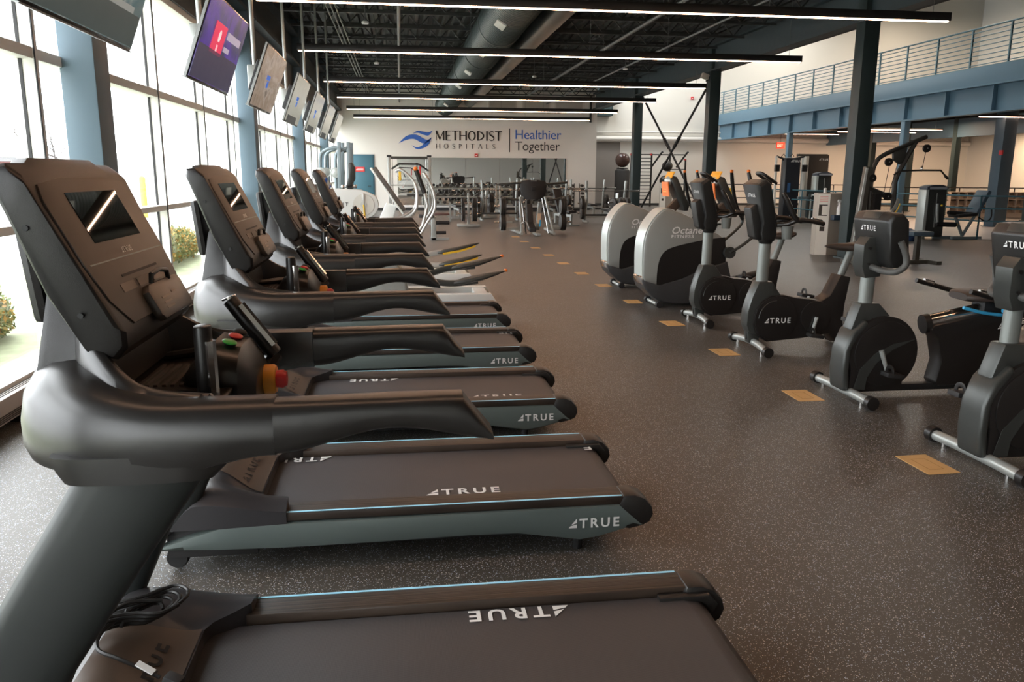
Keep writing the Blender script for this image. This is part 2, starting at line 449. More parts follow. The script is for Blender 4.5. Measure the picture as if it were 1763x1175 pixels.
m = MB(); m.box((-.1, -.05, .12), (.2, .14, .14), (0, .3, 0)); m.build('camera_body', mat('beige_plastic', (.6, .56, .48), .5), t, bevel=.02); MB().cyl((-.05, 0, 0), (.08, 0, .1), .02, 8).build('bracket', M_IRON, t)

# ---- windows along the left side
FR = mat('window_frame_pale', (.80, .79, .74), .5); GL = glass_mat()
mull = []
for k in range(-2, 5): mull += [6.5+7.1*k, 7.5+7.1*k, 9.55+7.1*k, 11.65+7.1*k]
mull = sorted(y for y in mull if -7 < y < 35.3)
ys = [-7]+mull+[35.5]
groups = [(-7, 0.2), (.2, 7.3), (7.3, 14.4), (14.4, 21.5), (21.5, 28.6), (28.6, 35.6)]
for gi, (a, b) in enumerate(groups):
    b = min(b, 35.5)
    fr = MB(); 
    for z0, z1, x1 in ((.17, .24, -2.52), (3.42, 3.5, -2.55)): fr.bb(-2.74, x1, a, b, z0, z1)
    w = struct(fr.build('window_%d' % (gi+1), FR, bevel=.004))
    for z0, z1 in ((1.16, 1.22), (2.37, 2.45)):
        MB().bb(-2.74, -2.58, a, b, z0, z1).build('transom', FR, w, bevel=.004)
    inside = [y for y in mull if a <= y < b]
    for y in inside:
        mu = MB().bb(-2.74, -2.57, y-.035, y+.035, .24, 3.42).build('mullion', FR, w, bevel=.004)
        MB().bb(-2.678, -2.655, y-.043, y-.035, .24, 3.42).build('gasket', M_BLK2, mu); MB().bb(-2.572, -2.565, y-.037, y-.022, .24, 3.42).build('gasket', M_IRON, mu)
    e = [a]+inside+[b]
    for y0, y1 in zip(e, e[1:]):
        if y1-y0 < .1: continue
        for z0, z1 in ((.24, 1.16), (1.22, 2.37), (2.45, 3.42)):
            MB().bb(-2.672, -2.666, y0+.02, y1-.02, z0, z1).build('pane', GL, w)
m = MB(); m.bb(-2.78, -2.6, -7, 35.5, -.1, .17); struct(m.build('trim_3', FR))
# baseboard heater under the windows
for i, (a, b, lb) in enumerate(((-2, 6.9, 'pale baseboard heater under the windows beside the nearest treadmill'), (7.4, 14.0, 'pale baseboard heater under the windows behind the first blue column'), (14.6, 21.0, 'pale baseboard heater under the windows past the second blue column'))):
    t = thing('baseboard_heater', lb, 'heater', (-2.5, a, 0))
    HM = mat('heater_enamel', (.50, .45, .41), .45)
    m = MB(); m.bb(-.07, .07, 0, b-a, .06, .215); m.build('casing', HM, t, bevel=.008)
    m = MB()
    for k in range(4): m.bb(.068, .075, .05, b-a-.05, .075+k*.012, .080+k*.012)
    m.build('louver', mat('heater_slot', (.05, .045, .04), .6), t)
    m = MB()
    for k in range(5): m.bb(-.05+k*.02, -.045+k*.02, .03, b-a-.03, .214, .2185)
    m.build('top_slot', MT['heater_slot'], t)
    for yy in (.3, (b-a)/2, b-a-1.5): MB().bb(-.02, .085, yy-.03, yy+.03, 0, .065).build('foot', M_IRON, t)

# ---- outdoors
m = MB(); m.bb(-60, -2.8, -40, 90, -.25, -.02); struct(m.build('ground', mat('parking_concrete', (.62, .62, .60), .8, vary=.12, vscale=.3)))
m = MB(); m.bb(-6.3, -2.8, -20, 60, -.02, .02)
struct(m.build('trim_4', mat('winter_lawn', (.30, .33, .20), .9, vary=.4, vscale=5, bump=.5, bscale=60)))
def hedge(x, y, ln, lbl, seed, h=.62, w=.7):
    random.seed(seed); m = MB()
    for k in range(int(2600*ln)):
        u = random.uniform(-ln/2, ln/2); a = random.uniform(0, 2*PI); rr = math.sqrt(random.random())
        e = max(.2, 1-abs(2*u/ln)**4)**.5
        p = Vector((math.cos(a)*w/2*rr*e, u, .02+h*(.5+.5*math.sin(a)*rr)*e))
        p += Vector([random.gauss(0, .025) for _ in range(3)]); p.z = max(.03, p.z)
        q = Euler([random.uniform(0, 6.3) for _ in range(3)]).to_matrix(); s = random.uniform(.02, .042)
        vs = [m.bm.verts.new(p+q@Vector(v)*s) for v in ((-1, 0, 0), (0, -.5, .1), (1, 0, 0), (0, .5, .1))]; m.poly(vs)
    t = thing('hedge', lbl, 'hedge', (x, y, .02))
    mm = mat('hedge_leaves', (.13, .15, .045), .7)
    nt = mm.node_tree; b = nt.nodes['Principled BSDF']
    if not b.inputs['Base Color'].links:
        g = nt.nodes.new('ShaderNodeNewGeometry'); r = nt.nodes.new('ShaderNodeValToRGB'); e = r.color_ramp.elements
        e[0].color = (.10, .14, .05, 1); e[1].color = (.55, .28, .06, 1); e[1].position = 1; e.new(.6).color = (.24, .24, .08, 1)
        nt.links.new(g.outputs['Random Per Island'], r.inputs[0]); nt.links.new(r.outputs[0], b.inputs['Base Color'])
    m.build('foliage', mm, t)
    m = MB()
    for k in range(int(6*ln)):
        u = random.uniform(-ln/2+.1, ln/2-.1); MB().tube([(0, u, 0), (random.uniform(-.2, .2), u+random.uniform(-.2, .2), h*.6)], .012, 5).build('stem', mat('hedge_stem', (.10, .06, .04), .8), t)
hedge(-3.9, 7.0, 2.6, 'orange tinged clipped hedge outside beside the nearest treadmill', 1, .62)
hedge(-4.0, 14.2, 4.0, 'rusty green hedge outside behind the second treadmill console', 2, .6)
hedge(-4.0, 21.5, 4.5, 'hedge outside farther along the windows', 3, .6)
for (x, y, h, lb) in ((-9.5, 27.5, 1.45, 'yellow bollard outside the window behind the second treadmill'), (-9.0, 30.5, 1.45, 'yellow bollard outside farther right')):
    m = MB(); m.lathe([(.11, 0), (.11, h-.06), (.08, h-.02), (.03, h)], n=16); o = m.build('bollard', mat('bollard_yellow', (.85, .75, .05), .5)); o.location = (x, y, -.02); tag(o, lb, 'bollard')
def car(x, y, rz, col, lbl):
    t = thing('parked_car', lbl, 'car', (x, y, -.02), rz)
    sec = [(-2.2, .45, .75, .62), (-2.1, .3, .92, .8), (-1.3, .28, .98, .86), (0, .28, .98, .88), (1.2, .28, .97, .86), (2.0, .3, .80, .8), (2.2, .42, .66, .62)]
    m = MB(); m.loft([[(x, -w, z0), (x, -w*1.02, (z0+z1)/2), (x, -w*.94, z1), (x, w*.94, z1), (x, w*1.02, (z0+z1)/2), (x, w, z0)] for x, z0, z1, w in sec]); m.build('body', mat('car_paint_'+str(len(MT)), col, .25, metal=.4), t, bevel=.04)
    m = MB(); m.prism([(-1.9, .95), (-1.3, 1.42), (.2, 1.46), (1.1, .95)], -.72, .72); m.build('cabin', mat('car_glass', (.05, .07, .07), .08), t, bevel=.08)
    m = MB(); m.prism([(-1.35, 1.41), (.22, 1.45), (.2, 1.49), (-1.3, 1.46)], -.66, .66); m.build('roof', MT['car_glass'], t, bevel=.015)
    for xx in (-1.35, 1.4):
        for s in (-1, 1): MB().lathe([(.2, -.1), (.33, -.1), (.33, .1), (.2, .1)], (xx, s*.78, .33), 'y', 20).build('wheel', M_BLK2, t)
car(-8.6, 14.4, PI/2, (.035, .06, .06), 'dark green grey parked car outside, left of the nearest console')
car(-14, 38, PI/2-.2, (.5, .5, .52), 'pale parked car far outside the windows')
t = thing('low_building', 'low red building across the parking lot', 'building', (-34, 62, -.1))
m = MB(); m.bb(-9, 9, -4, 4, 0, 2.3); m.build('wall', mat('red_siding', (.14, .050, .045), .7), t); MB().bb(-9.3, 9.3, -4.3, 4.3, 2.3, 2.6).build('roof', mat('grey_roof', (.13, .13, .13), .7), t)
MB().bb(5, 7, -4.06, -3.98, 0, 2.1).build('door', M_WHT, t)
def bare_tree(x, y, h, lbl, seed):
    random.seed(seed); m = MB()
    def br(p, d, L, r, n):
        q = p+d*L; m.tube([p, (p+q)/2+Vector([random.gauss(0, .04*L) for _ in range(3)]), q], [r, r*.8, r*.6], 5)
        if n:
            for _ in range(3): br(p+d*L*random.uniform(.6, 1), (d+Vector([random.gauss(0, .45) for _ in range(3)])).normalized(), L*.68, r*.55, n-1)
    br(Vector((0, 0, 0)), Vector((0, 0, 1)), h*.35, .12, 4)
    o = m.build('bare_tree', mat('twigs', (.045, .032, .025), .8)); o.location = (x, y, -.1); tag(o, lbl, 'tree')
bare_tree(-16, 32, 6, 'bare brown tree outside beyond the parking lot', 4); bare_tree(-20, 52, 7, 'bare tree farther off outside the windows', 6); bare_tree(-24, 45, 6.5, 'bare tree to the left of the farther one outside', 9)

# ---- TVs hanging along the windows
def tv(y, scr, lbl, z=2.25):
    t = thing('hanging_screen', lbl, 'television', (-1.5, y, z))
    # local: bottom edge along y at origin, leaning into the room with height
    a = math.atan2(.215, .575); h = .645; w = .70
    R = Euler((0, a, 0)).to_matrix()
    def q(m, c, d): return m.box(R@Vector(c), d, (0, a, 0))
    q(MB(), (-.017, 0, h/2), (.03, 2*w, h)).build('screen_case', M_GLOSS, t, bevel=.006)
    q(MB(), (.0, 0, h/2), (.006, 2*w-.03, h-.03)).build('screen_panel', scr, t)
    if 'edge' not in MT: mat('edge', (.30, .31, .30), .35, metal=.6)
    q(MB(), (-.018, -w-.002, h/2), (.020, .004, h+.004)).build('bezel_edge', MT['edge'], t)
    q(MB(), (-.018, 0, -.004), (.045, 2*w, .008)).build('bezel_edge', MT['edge'], t)
    m = MB(); q(m, (-.10, 0, h*.5), (.11, .42, .34)); m.build('mount_box', M_IRON, t, bevel=.02)
    p = R@Vector((-.16, 0, h*.5))
    m = MB(); m.cyl(p, p+Vector((-.02, 0, 2.66)), .022, 10); m.build('mount_pole', M_SIL, t); MB().box(p+Vector((-.02, 0, -.02)), (.10, .16, .26)).build('mount_bracket', M_SIL, t, bevel=.01)
    return t, R, h, w
S1 = screen_mat('screen_news', ['#4a5451', '#6c7570', '#50686a', '#8a8f8a', '#585a55'], 2.6, .5, 3)
S2 = screen_mat('screen_purple', ['#3a3450', '#4a4668', '#5b3f92', '#3d3d4a', '#6b50a0'], 1.6, .62, 7)
S3 = screen_mat('screen_tan', ['#6b5a4c', '#8d7b6b', '#7a6858', '#9b8c80', '#5d4f45'], 3.0, .7, 5)
S4 = screen_mat('screen_pale', ['#8a887c', '#9a988c', '#8f8d80', '#a3a195'], 1.5, .7, 9)
lst = [(4.38, S1, 'large grey news screen hanging at the top left corner'), (7.03, S2, 'hanging screen with a purple picture and a red square'), (9.5, S3, 'hanging screen with a tan picture, third from the front'), (12.05, S4, 'pale hanging screen, fourth from the front'), (14.48, S4, 'pale hanging screen, fifth from the front'), (16.87, S4, 'pale hanging screen, sixth from the front'), (19.2, S4, 'pale hanging screen farthest along the window wall')]
a = math.atan2(.215, .575)
up = Vector((math.sin(a), 0, math.cos(a))); side = Vector((0, 1, 0)); nn = Vector((math.cos(a), 0, -math.sin(a)))
def on_tv(t, mm, y0, z0, w, h, name='picture_block'):
    o = nn*.006+up*z0+side*y0
    me = MB(); me.loft([[o, o+side*w, o+side*w+up*h, o+up*h], [o+nn*.001, o+nn*.001+side*w, o+nn*.001+side*w+up*h, o+nn*.001+up*h]])
    return me.build(name, mm, t)
for i, (y, s, lb) in enumerate(lst):
    t, R, h, w = tv(y, s, lb)
    if i == 0:
        on_tv(t, led_mat('scr_dark', '#3c4a4a', .45), -.69, .02, 1.36, .17)
        on_tv(t, led_mat('scr_lite', '#8a8f8c', .5), -.2, .19, .75, .035); on_tv(t, led_mat('scr_teal', '#2c6a66', .5), -.62, .24, .38, .12); on_tv(t, led_mat('scr_lite2', '#777a74', .5), -.1, .3, .5, .3)
    if i == 1:
        on_tv(t, led_mat('scr_navy', '#34334a', .6), -.69, .02, 1.36, .25)
        on_tv(t, led_mat('scr_red', '#c8264f', .75), -.37, .245, .38, .235)
        mm = led_mat('scr_white', '#d9c8c8', .7)
        pts = []
        b = nn*.009+up*.385+side*(-.18); m = MB()
        for k in range(12):
            an = k*2*PI/12; r = (.05, .035)[k % 2] if k in (8, 9, 10) else .05
            pts.append(b+side*(r*math.cos(an))*.75+up*(r*math.sin(an)))
        m.loft([pts, [p+nn*.001 for p in pts]]); m.build('picture_heart', mm, t)
        on_tv(t, mm, -.2, .27, .05, .05); on_tv(t, led_mat('scr_grey', '#9c93a4', .7), .06, .40, .5, .06); on_tv(t, MT['scr_grey'], .05, .30, .2, .04)
    if 2 <= i <= 4:
        on_tv(t, led_mat('scr_blue', '#2c5cae', .7), -.25, .32, .20, .05); on_tv(t, MT['scr_blue'], -.17, .24, .10, .07)
    if i > 2:
        on_tv(t, led_mat('scr_sh', '#474b4b', .5), -.6, .0, .9, .10)

# ---- logo wall: lettering, mirror, vents, door
INK = mat('black_lettering', (.012, .012, .012), .5); LBL = mat('blue_lettering', (.025, .13, .52), .5)
Yw = 35.485
sg = thing('wall_sign', 'big blue and black hospital lettering painted on the back wall', 'sign', (0, Yw, 0))
X_, Z_ = (1, 0, 0), (0, 0, 1)
def stroke_text(s, x0, z0, h, parent, thick=.13, thin=.05, gap=.16, m_=INK, wide=1.0):
    """roman capitals with thick stems and thin bars, drawn as flat strokes"""
    A = {'M': (1.1, [('l', .12, 0, .12, 1, 0), ('l', .12, 1, .55, .12, 1), ('l', .55, .12, .98, 1, 0), ('l', .98, 1, .98, 0, 1)]),
     'E': (.62, [('l', .1, 0, .1, 1, 1), ('l', .1, .97, .6, .97, 0), ('l', .1, .52, .52, .52, 0), ('l', .1, .03, .62, .03, 0)]),
     'T': (.78, [('l', .4, 0, .4, 1, 1), ('l', 0, .97, .8, .97, 0)]),
     'H': (.86, [('l', .1, 0, .1, 1, 1), ('l', .8, 0, .8, 1, 1), ('l', .1, .52, .8, .52, 0)]),
     'O': (1.02, [('o', .5, .5, .46, .51)]), 'D': (.92, [('l', .1, 0, .1, 1, 1), ('d', .1, .5, .74, .49)]),
     'I': (.28, [('l', .14, 0, .14, 1, 1)]), 'S': (.62, [('s', .3, .5, .26, .5)]),
     'P': (.66, [('l', .1, 0, .1, 1, 1), ('d', .1, .73, .48, .26)]), 'A': (.9, [('l', .02, 0, .43, 1, 0), ('l', .43, 1, .86, 0, 1), ('l', .2, .35, .7, .35, 0)]),
     'L': (.6, [('l', .1, 0, .1, 1, 1), ('l', .1, .03, .6, .03, 0)])}
    x = x0
    for ch in s:
        w, st = A[ch]; m = MB()
        for q in st:
            if q[0] == 'l':
                p = Vector((q[1]*wide, q[2])); r = Vector((q[3]*wide, q[4])); d = (r-p).normalized(); nrm = Vector((-d.y, d.x))*(thick if q[5] else thin)/2
                pl = [p+nrm, r+nrm, r-nrm, p-nrm]
                m.prism([(x+a.x*h, z0+a.y*h) for a in pl], -.012, 0)
            else:
                n = 20; out = []; inn = []
                if q[0] == 'o': rng = [k*2*PI/n for k in range(n+1)]
                elif q[0] == 'd': rng = [-PI/2+k*PI/n for k in range(n+1)]
                else: rng = None
                if rng:
                    for a in rng:
                        tt = thin+(thick-thin)*abs(math.cos(a))
                        ro = Vector((q[1]*wide+math.cos(a)*(q[3]*wide), q[2]+math.sin(a)*q[4])); ri = Vector((q[1]*wide+math.cos(a)*(q[3]*wide-tt), q[2]+math.sin(a)*(q[4]-tt)))
                        out.append(ro); inn.append(ri)
                else:
                    path = cr([(.54, .86, 0), (.34, .99, 0), (.10, .86, 0), (.12, .64, 0), (.32, .5, 0), (.52, .34, 0), (.50, .12, 0), (.28, .01, 0), (.04, .13, 0)], 4)
                    for i, p in enumerate(path):
                        dd = (path[min(i+1, len(path)-1)]-path[max(i-1, 0)]).normalized(); tt = thin+(thick-thin)*max(0, 1-abs(i/(len(path)-1)-.5)*3)
                        nr = Vector((-dd.y, dd.x))*tt/2; p2 = Vector((p.x, p.y)); out.append(p2+nr); inn.append(p2-nr)
                for k in range(len(out)-1):
                    pl = [out[k], out[k+1], inn[k+1], inn[k]]
                    m.prism([(x+a.x*h, z0+a.y*h) for a in pl], -.012, 0)
        m.build('letter', m_, parent); x += (w*wide+gap)*h
    return x
xe = stroke_text('METHODIST', 1.52, 2.94, .40, sg, .17, .075, .08, wide=.93)
stroke_text('HOSPITALS', 1.55, 2.60, .20, sg, .14, .07, .80)
MB().bb(4.70, 4.73, -.012, 0, 2.47, 3.46).build('divider_line', INK, sg)
# wave emblem
def blob(top, bot, mm, nm='emblem'):
    A_ = cr([(x, z, 0) for x, z in top], 6); B_ = cr([(x, z, 0) for x, z in bot], 6)
    m = MB()
    for i in range(len(A_)-1):
        m.prism([(A_[i].x, A_[i].y), (A_[i+1].x, A_[i+1].y), (B_[i+1].x, B_[i+1].y), (B_[i].x, B_[i].y)], -.012, 0)
    m.build(nm, mm, sg)
def px(x, y): return (-.0+(x-687)*.02505+.0, 3.42-(y-222)*.0256)
blob([px(*p) for p in ((686, 246), (700, 234), (716, 232), (733, 240), (742, 236))], [px(*p) for p in ((686, 246), (698, 241), (712, 239), (728, 246), (738, 242))], LBL)
blob([px(*p) for p in ((710, 230), (718, 226), (728, 227), (736, 228), (744, 225))], [px(*p) for p in ((710, 230), (719, 229), (728, 232), (737, 233), (744, 225))], LBL)
blob([px(*p) for p in ((708, 249), (716, 252), (724, 250), (730, 245), (742, 236))], [px(*p) for p in ((708, 249), (716, 255), (726, 254), (736, 248), (742, 236))], LBL)
text('Healthier', LBL, (4.93, -.004, 3.03), X_, Z_, .56, sg, offset=.001, sx=1.0, spacing=.97)
text('Together', INK, (4.95, -.004, 2.55), X_, Z_, .55, sg, offset=-.001, sx=.98, spacing=.97)
mr = thing('wall_mirror', 'wide wall mirror behind the dumbbell racks reflecting the gym', 'mirror', (0, 35.47, 0))
MIR = mat('mirror_silver', (.84, .87, .85), .015, metal=1)
for k in range(5): MB().bb(-.1+k*1.46, 1.35+k*1.46, -.02, 0, .22, 2.22).build('mirror_sheet', MIR, mr)
MB().bb(-.12, 7.24, -.025, .01, .14, .22).build('mirror_trim', M_WHT, mr)
t = thing('return_air_grille', 'leftmost of three pale wall grilles above the lettering', 'grille', (4.4, 35.49, 4.35))
m = MB(); m.bb(-.62, .62, -.03, 0, -.26, .26); m.build('frame', mat('grille_cream', (.66, .62, .55), .6), t, bevel=.01)
m = MB()
for k in range(18): m.box((0, -.04, -.22+k*.026), (1.12, .02, .006), (.5, 0, 0))
m.build('louver', mat('grille_slat', (.42, .40, .36), .6), t)
dup(t, (5.85, 35.49, 4.35), label='middle of three pale wall grilles above the lettering'); dup(t, (7.3, 35.49, 4.35), label='rightmost of three pale wall grilles above the lettering')
def alarm(x, y, z, lbl, rz=0):
    t = thing('fire_alarm', lbl, 'alarm', (x, y, z), rz); MB().bb(-.07, .07, -.05, 0, -.07, .07).build('alarm_body', M_RED, t, bevel=.01); MB().bb(-.03, .03, -.06, -.049, -.03, .0).build('strobe', M_WHT, t)
alarm(3.27, 35.48, 2.33, 'red fire alarm on the back wall under the lettering')
struct(MB().bb(-1.95, -1.12, 35.42, 35.5, 0, 2.28).build('door_1', mat('door_blue', (.05, .15, .20), .5), bevel=.01))
d = bpy.data.objects['door_1']; MB().bb(-2.0, -1.07, 35.45, 35.5, 0, 2.33).build('door_frame', mat('door_frame_blue', (.045, .13, .18), .5), d)
MB().cyl((-1.22, 35.36, 1.02), (-1.35, 35.36, 1.02), .015, 8).build('door_handle', M_CHR, d)
t = thing('door_sign', 'small red and white notice on the blue back door', 'sign', (-1.72, 35.41, 1.72)); MB().bb(-.2, .25, -.01, 0, -.1, .1).build('board', M_RED, t); MB().bb(-.1, .2, -.014, -.01, -.04, .0).build('print', M_WHT, t); MB().bb(-.05, .2, -.014, -.01, .03, .05).build('print', M_WHT, t)
MB().bb(8.75, 10.4, 39.9, 40.45, 4.35, 5.8).build('black_duct_box', M_DGRN); tag(bpy.data.objects['black_duct_box'], 'big black duct box high up in the recess right of the logo wall', 'duct')
WP = mat('white_pipe', (.70, .68, .64), .4)
pipe('wall_pipe', [(8.6, 40.3, 3.28), (22.5, 40.3, 3.28)], .13, WP, 'thick white pipe running along the far wall')
pipe('wall_pipe', [(8.6, 40.35, 3.62), (16.2, 40.35, 3.62)], .05, WP, 'thin white pipe above the thick one on the far wall')
pipe('wall_pipe', [(23.2, 40.3, 3.2), (29.9, 40.3, 3.2)], .13, WP, 'white pipe on the far wall seen between the posts')

# ================================================================ mezzanine
BB = M_BLUE; BD = mat('deep_blue_paint', (.075, .135, .185), .5)
m = MB(); m.bb(16, 16.12, 4, 40.45, 4.0, 4.49); m.bb(15.9, 16.1, 4, 40.45, 3.98, 4.02); struct(m.build('trim_6', BB, bevel=.004))
m = MB(); m.bb(16.12, 16.16, 4, 40.45, 3.30, 4.0); m.bb(15.98, 16.3, 4, 40.45, 3.26, 3.30)
y = 5.1
while y < 40.3: m.bb(15.99, 16.12, y-.02, y+.02, 3.30, 3.99); y += 1.97
struct(m.build('trim_7', BB))
m = MB(); m.bb(16.1, 30, 4, 40.5, 4.1, 4.4); struct(m.build('floor_mezzanine', DECK))
m = MB()
for y in [5+2.6*k for k in range(14)]: m.bb(16.3, 30, y-.06, y+.06, 3.75, 4.1)
struct(m.build('trim_8', DECK))
RB = mat('railing_blue', (.11, .21, .26), .45)
t = thing('balcony_railing', 'blue steel railing along the edge of the upper floor', 'railing', (16.06, 4, 4.49))
for k in range(25): MB().bb(-.022, .022, k*1.5-.022, k*1.5+.022, 0, 1.06).build('post', RB, t)
for k in range(8): MB().cyl((0, 0, .10+k*.125), (0, 36.4, .10+k*.125), .014, 6).build('rail', RB, t)
MB().cyl((0, 0, 1.08), (0, 36.4, 1.08), .024, 8).build('top_rail', RB, t)
MB().bb(-.02, .02, 0, 36.4, 0, .05).build('bottom_rail', RB, t)
for y, lb in ((32.7, 'slim blue column under the upper floor, left one'), (24.8, 'slim blue column under the upper floor behind the pulldown machine'), (17.0, 'slim blue column under the upper floor near the right edge')): column(16.1, y, .2, .22, 3.28, M_BLUE, lb)
column(18.3, 23.1, .42, .42, 3.75, mat('blue_grey_column', (.06, .10, .13), .5), 'wide blue grey column with a red alarm behind the railing')
alarm(18.05, 22.9, 2.25, 'red fire alarm on the wide blue grey column', -PI/2+PI)
for y, lb in ((30.4, 'dark post before the tan wall, middle'), (36.3, 'dark post before the tan wall, left'), (26.2, 'dark post before the tan wall, right'), (33.4, 'dark post before the tan wall behind the pulldown frame')): column(22, y, .24, .24, 3.8, M_DGRN, lb)
m = MB(); m.bb(21.9, 22.1, 10, 40.4, 3.05, 3.75); struct(m.build('trim_9', BD))
WLED = led_mat('led_soft', '#ffbfa0', 18)
def strip(x0, x1, y, z, lb):
    t = thing('linear_pendant_light', lb, 'light', ((x0+x1)/2, y, z)); L = (x1-x0)/2
    for q in (-L+.3, L-.3): MB().cyl((q, 0, .08), (q, 0, (10.5 if z > 5 else 4.1)-z), .006, 5).build('suspension_wire', PP, t)
    MB().bb(-L, L, -.05, .05, .02, .08).build('housing', M_BLK, t); MB().bb(-L+.02, L-.02, -.022, .022, .004, .02).build('diffuser', WLED, t)
strip(16.4, 19.6, 29.5, 3.15, 'pendant light under the upper floor, left of the big column')
strip(18.2, 21.4, 30.5, 3.3, 'pendant light under the upper floor above the pulldown frame')
strip(17.2, 20.2, 22.9, 3.28, 'pendant light under the upper floor above the leg machine')
strip(22.5, 28, 38.5, 3.5, 'pendant light close to the tan far wall')
strip(17, 21.5, 38.5, 3.5, 'pendant light close to the far wall behind the cable tower')
strip(19.5, 22.5, 20, 3.2, 'pendant light under the upper floor at the right edge')
strip(24, 27, 30, 8.2, 'pendant light high above the upper floor at top right')
column(27, 29, .5, .5, 10.4, BL2, 'pale blue column standing on the upper floor at the right edge')
# low railings before the entry
def railing(pts, h, m_, lbl, rails=3, posts=1.3, r=.022):
    t = thing('floor_railing', lbl, 'railing', (pts[0][0], pts[0][1], 0))
    o = Vector((pts[0][0], pts[0][1], 0))
    for a, b in zip(pts, pts[1:]):
        a = Vector((a[0], a[1], 0))-o; b = Vector((b[0], b[1], 0))-o; L = (b-a).length; n = max(1, round(L/posts))
        for k in range(n+1):
            p = a.lerp(b, k/n); MB().cyl(p, p+Vector((0, 0, h)), r, 8).build('post', m_, t)
        for k in range(rails):
            z = h*(1-k/rails*.86); MB().cyl(a+Vector((0, 0, z)), b+Vector((0, 0, z)), r*.9, 8).build('rail', m_, t)
railing([(14.3, 18.6), (13.6, 22.2), (12.8, 27)], 1.07, mat('railing_steel_blue', (.06, .16, .20), .5), 'blue floor railing behind the leg machine', 3, 1.8)
railing([(14.3, 18.6), (17, 17.2), (20, 16)], 1.07, MT['railing_steel_blue'], 'blue floor railing at the right edge', 3, 1.6)
railing([(17.5, 30), (29, 27)], 1.1, M_IRON, 'black railing farther back under the upper floor', 4, 1.9)
railing([(12.5, 38.5), (17, 37.5), (22, 36)], 1.1, M_IRON, 'black railing before the far wall', 3, 1.9)
# cubbies
t = thing('cubby_shelf', 'low tan cubby shelf behind the blue railing', 'shelf', (21, 29.2, 0), -.3)
TAN = mat('tan_board', (.58, .45, .34), .6)
m = MB(); m.bb(0, 5.0, -.02, .02, .15, .95)
for k in range(4): m.bb(0, 5.0, -.35, 0, .15+k*.26, .17+k*.26)
for k in range(18): m.bb(k*.292, .02+k*.292, -.35, 0, .15, .95)
m.build('carcass', TAN, t); MB().bb(0, 5, -.3, 0, 0, .15).build('plinth', TAN, t)
t = thing('bench', 'low dark bench behind the railing at the right', 'bench', (22.5, 25.6, 0), -.4); MB().bb(0, 3, -.25, .25, .38, .46).build('seat', mat('bench_brown', (.10, .06, .04), .5), t); MB().bb(.1, .2, -.2, .2, 0, .38).build('leg', M_IRON, t); MB().bb(2.8, 2.9, -.2, .2, 0, .38).build('leg', M_IRON, t)
t = thing('exit_sign', 'small red lit exit sign hanging by the far wall', 'sign', (18.3, 38.1, 2.95)); MB().bb(-.2, .2, -.03, .03, -.14, .14).build('sign_box', led_mat('exit_red', '#e0301c', .55), t); text('EXIT', M_WHT, (-.17, -.033, -.07), X_, Z_, .17, t, sx=.8)
MB().cyl((0, 0, .14), (0, 0, 1.1), .01, 6).build('hanger', M_IRON, t)
alarm(14.6, 40.48, 5.3, 'red fire alarm high on the far wall above the balcony')
# floor stickers
STK = mat('tan_sticker', (.62, .38, .15), .5, vary=.08, vscale=30)
for i, y in enumerate((3.91, 5.34, 6.81, 8.25, 9.76, 11.27, 12.72, 14.2, 15.7, 17.3, 18.95, 20.4)):
    m = MB(); m.bb(-.095, .095, -.145, .145, 0, .003); rz = (.03, -.02, .01, .04, -.03, .02, 0, .02, -.02, .01, .03, 0)[i]
    t = thing('floor_sticker', '', 'sticker', (2.87, y, .0005), rz, 'tan stickers in a row on the floor')
    m.build('sticker_sheet', STK, t)
    if i < 6: 
        m = MB(); m.bb(-.045, .045, -.085, -.08, .003, .0035); m.bb(-.045, .045, .08, .085, .003, .0035); m.bb(-.045, -.04, -.085, .085, .003, .0035); m.bb(.04, .045, -.085, .085, .003, .0035); m.build('printed_mark', mat('sticker_ink', (.45, .24, .08), .6), t)
    t['label'] = 'tan floor sticker, ' + ['nearest of the row', 'beside the recumbent bike, second nearest', 'in front of the second upright bike', 'before the farther upright bike', 'nearest of the two before the elliptical trainers', 'by the farther elliptical trainer', 'seventh from the front', 'eighth from the front', 'ninth from the front', 'tenth from the front', 'second farthest, before the leg press', 'farthest of the row'][i]
# ================================================================ treadmill
BELT = belt_mat(); WOOD = wood_mat()
M_BLINE = mat('light_blue_stripe', (.40, .80, 1.0), .3)
M_HOOD = mat('hood_plastic', (.036, .034, .036), .32, bump=.08, bscale=400)
M_ARM = mat('armrest_black', (.0125, .0105, .009), .33, spec=.7)
M_UPR = mat('upright_grey_green', (.020, .0235, .022), .40)
M_TRAY = mat('tray_dark', (.016, .0135, .011), .32, bump=.1, bscale=300)
M_PLATE = mat('brown_plate', (.085, .058, .042), .38)
M_LOGO = mat('pale_logo', (.80, .80, .78), .5)
M_DKLOGO = mat('dark_logo', (.012, .010, .009), .5)
def smooth(t): t = max(0, min(1, t)); return t*t*(3-2*t)
def superring(cx, y0, y1, z0, z1, n=16, p=3.0):
    out = []
    for k in range(n):
        a = k*2*PI/n; c, s = math.cos(a), math.sin(a)
        u = math.copysign(abs(c)**(2/p), c); v = math.copysign(abs(s)**(2/p), s)
        out.append(Vector((cx, (y0+y1)/2+u*(y1-y0)/2, (z0+z1)/2+v*(z1-z0)/2)))
    return out
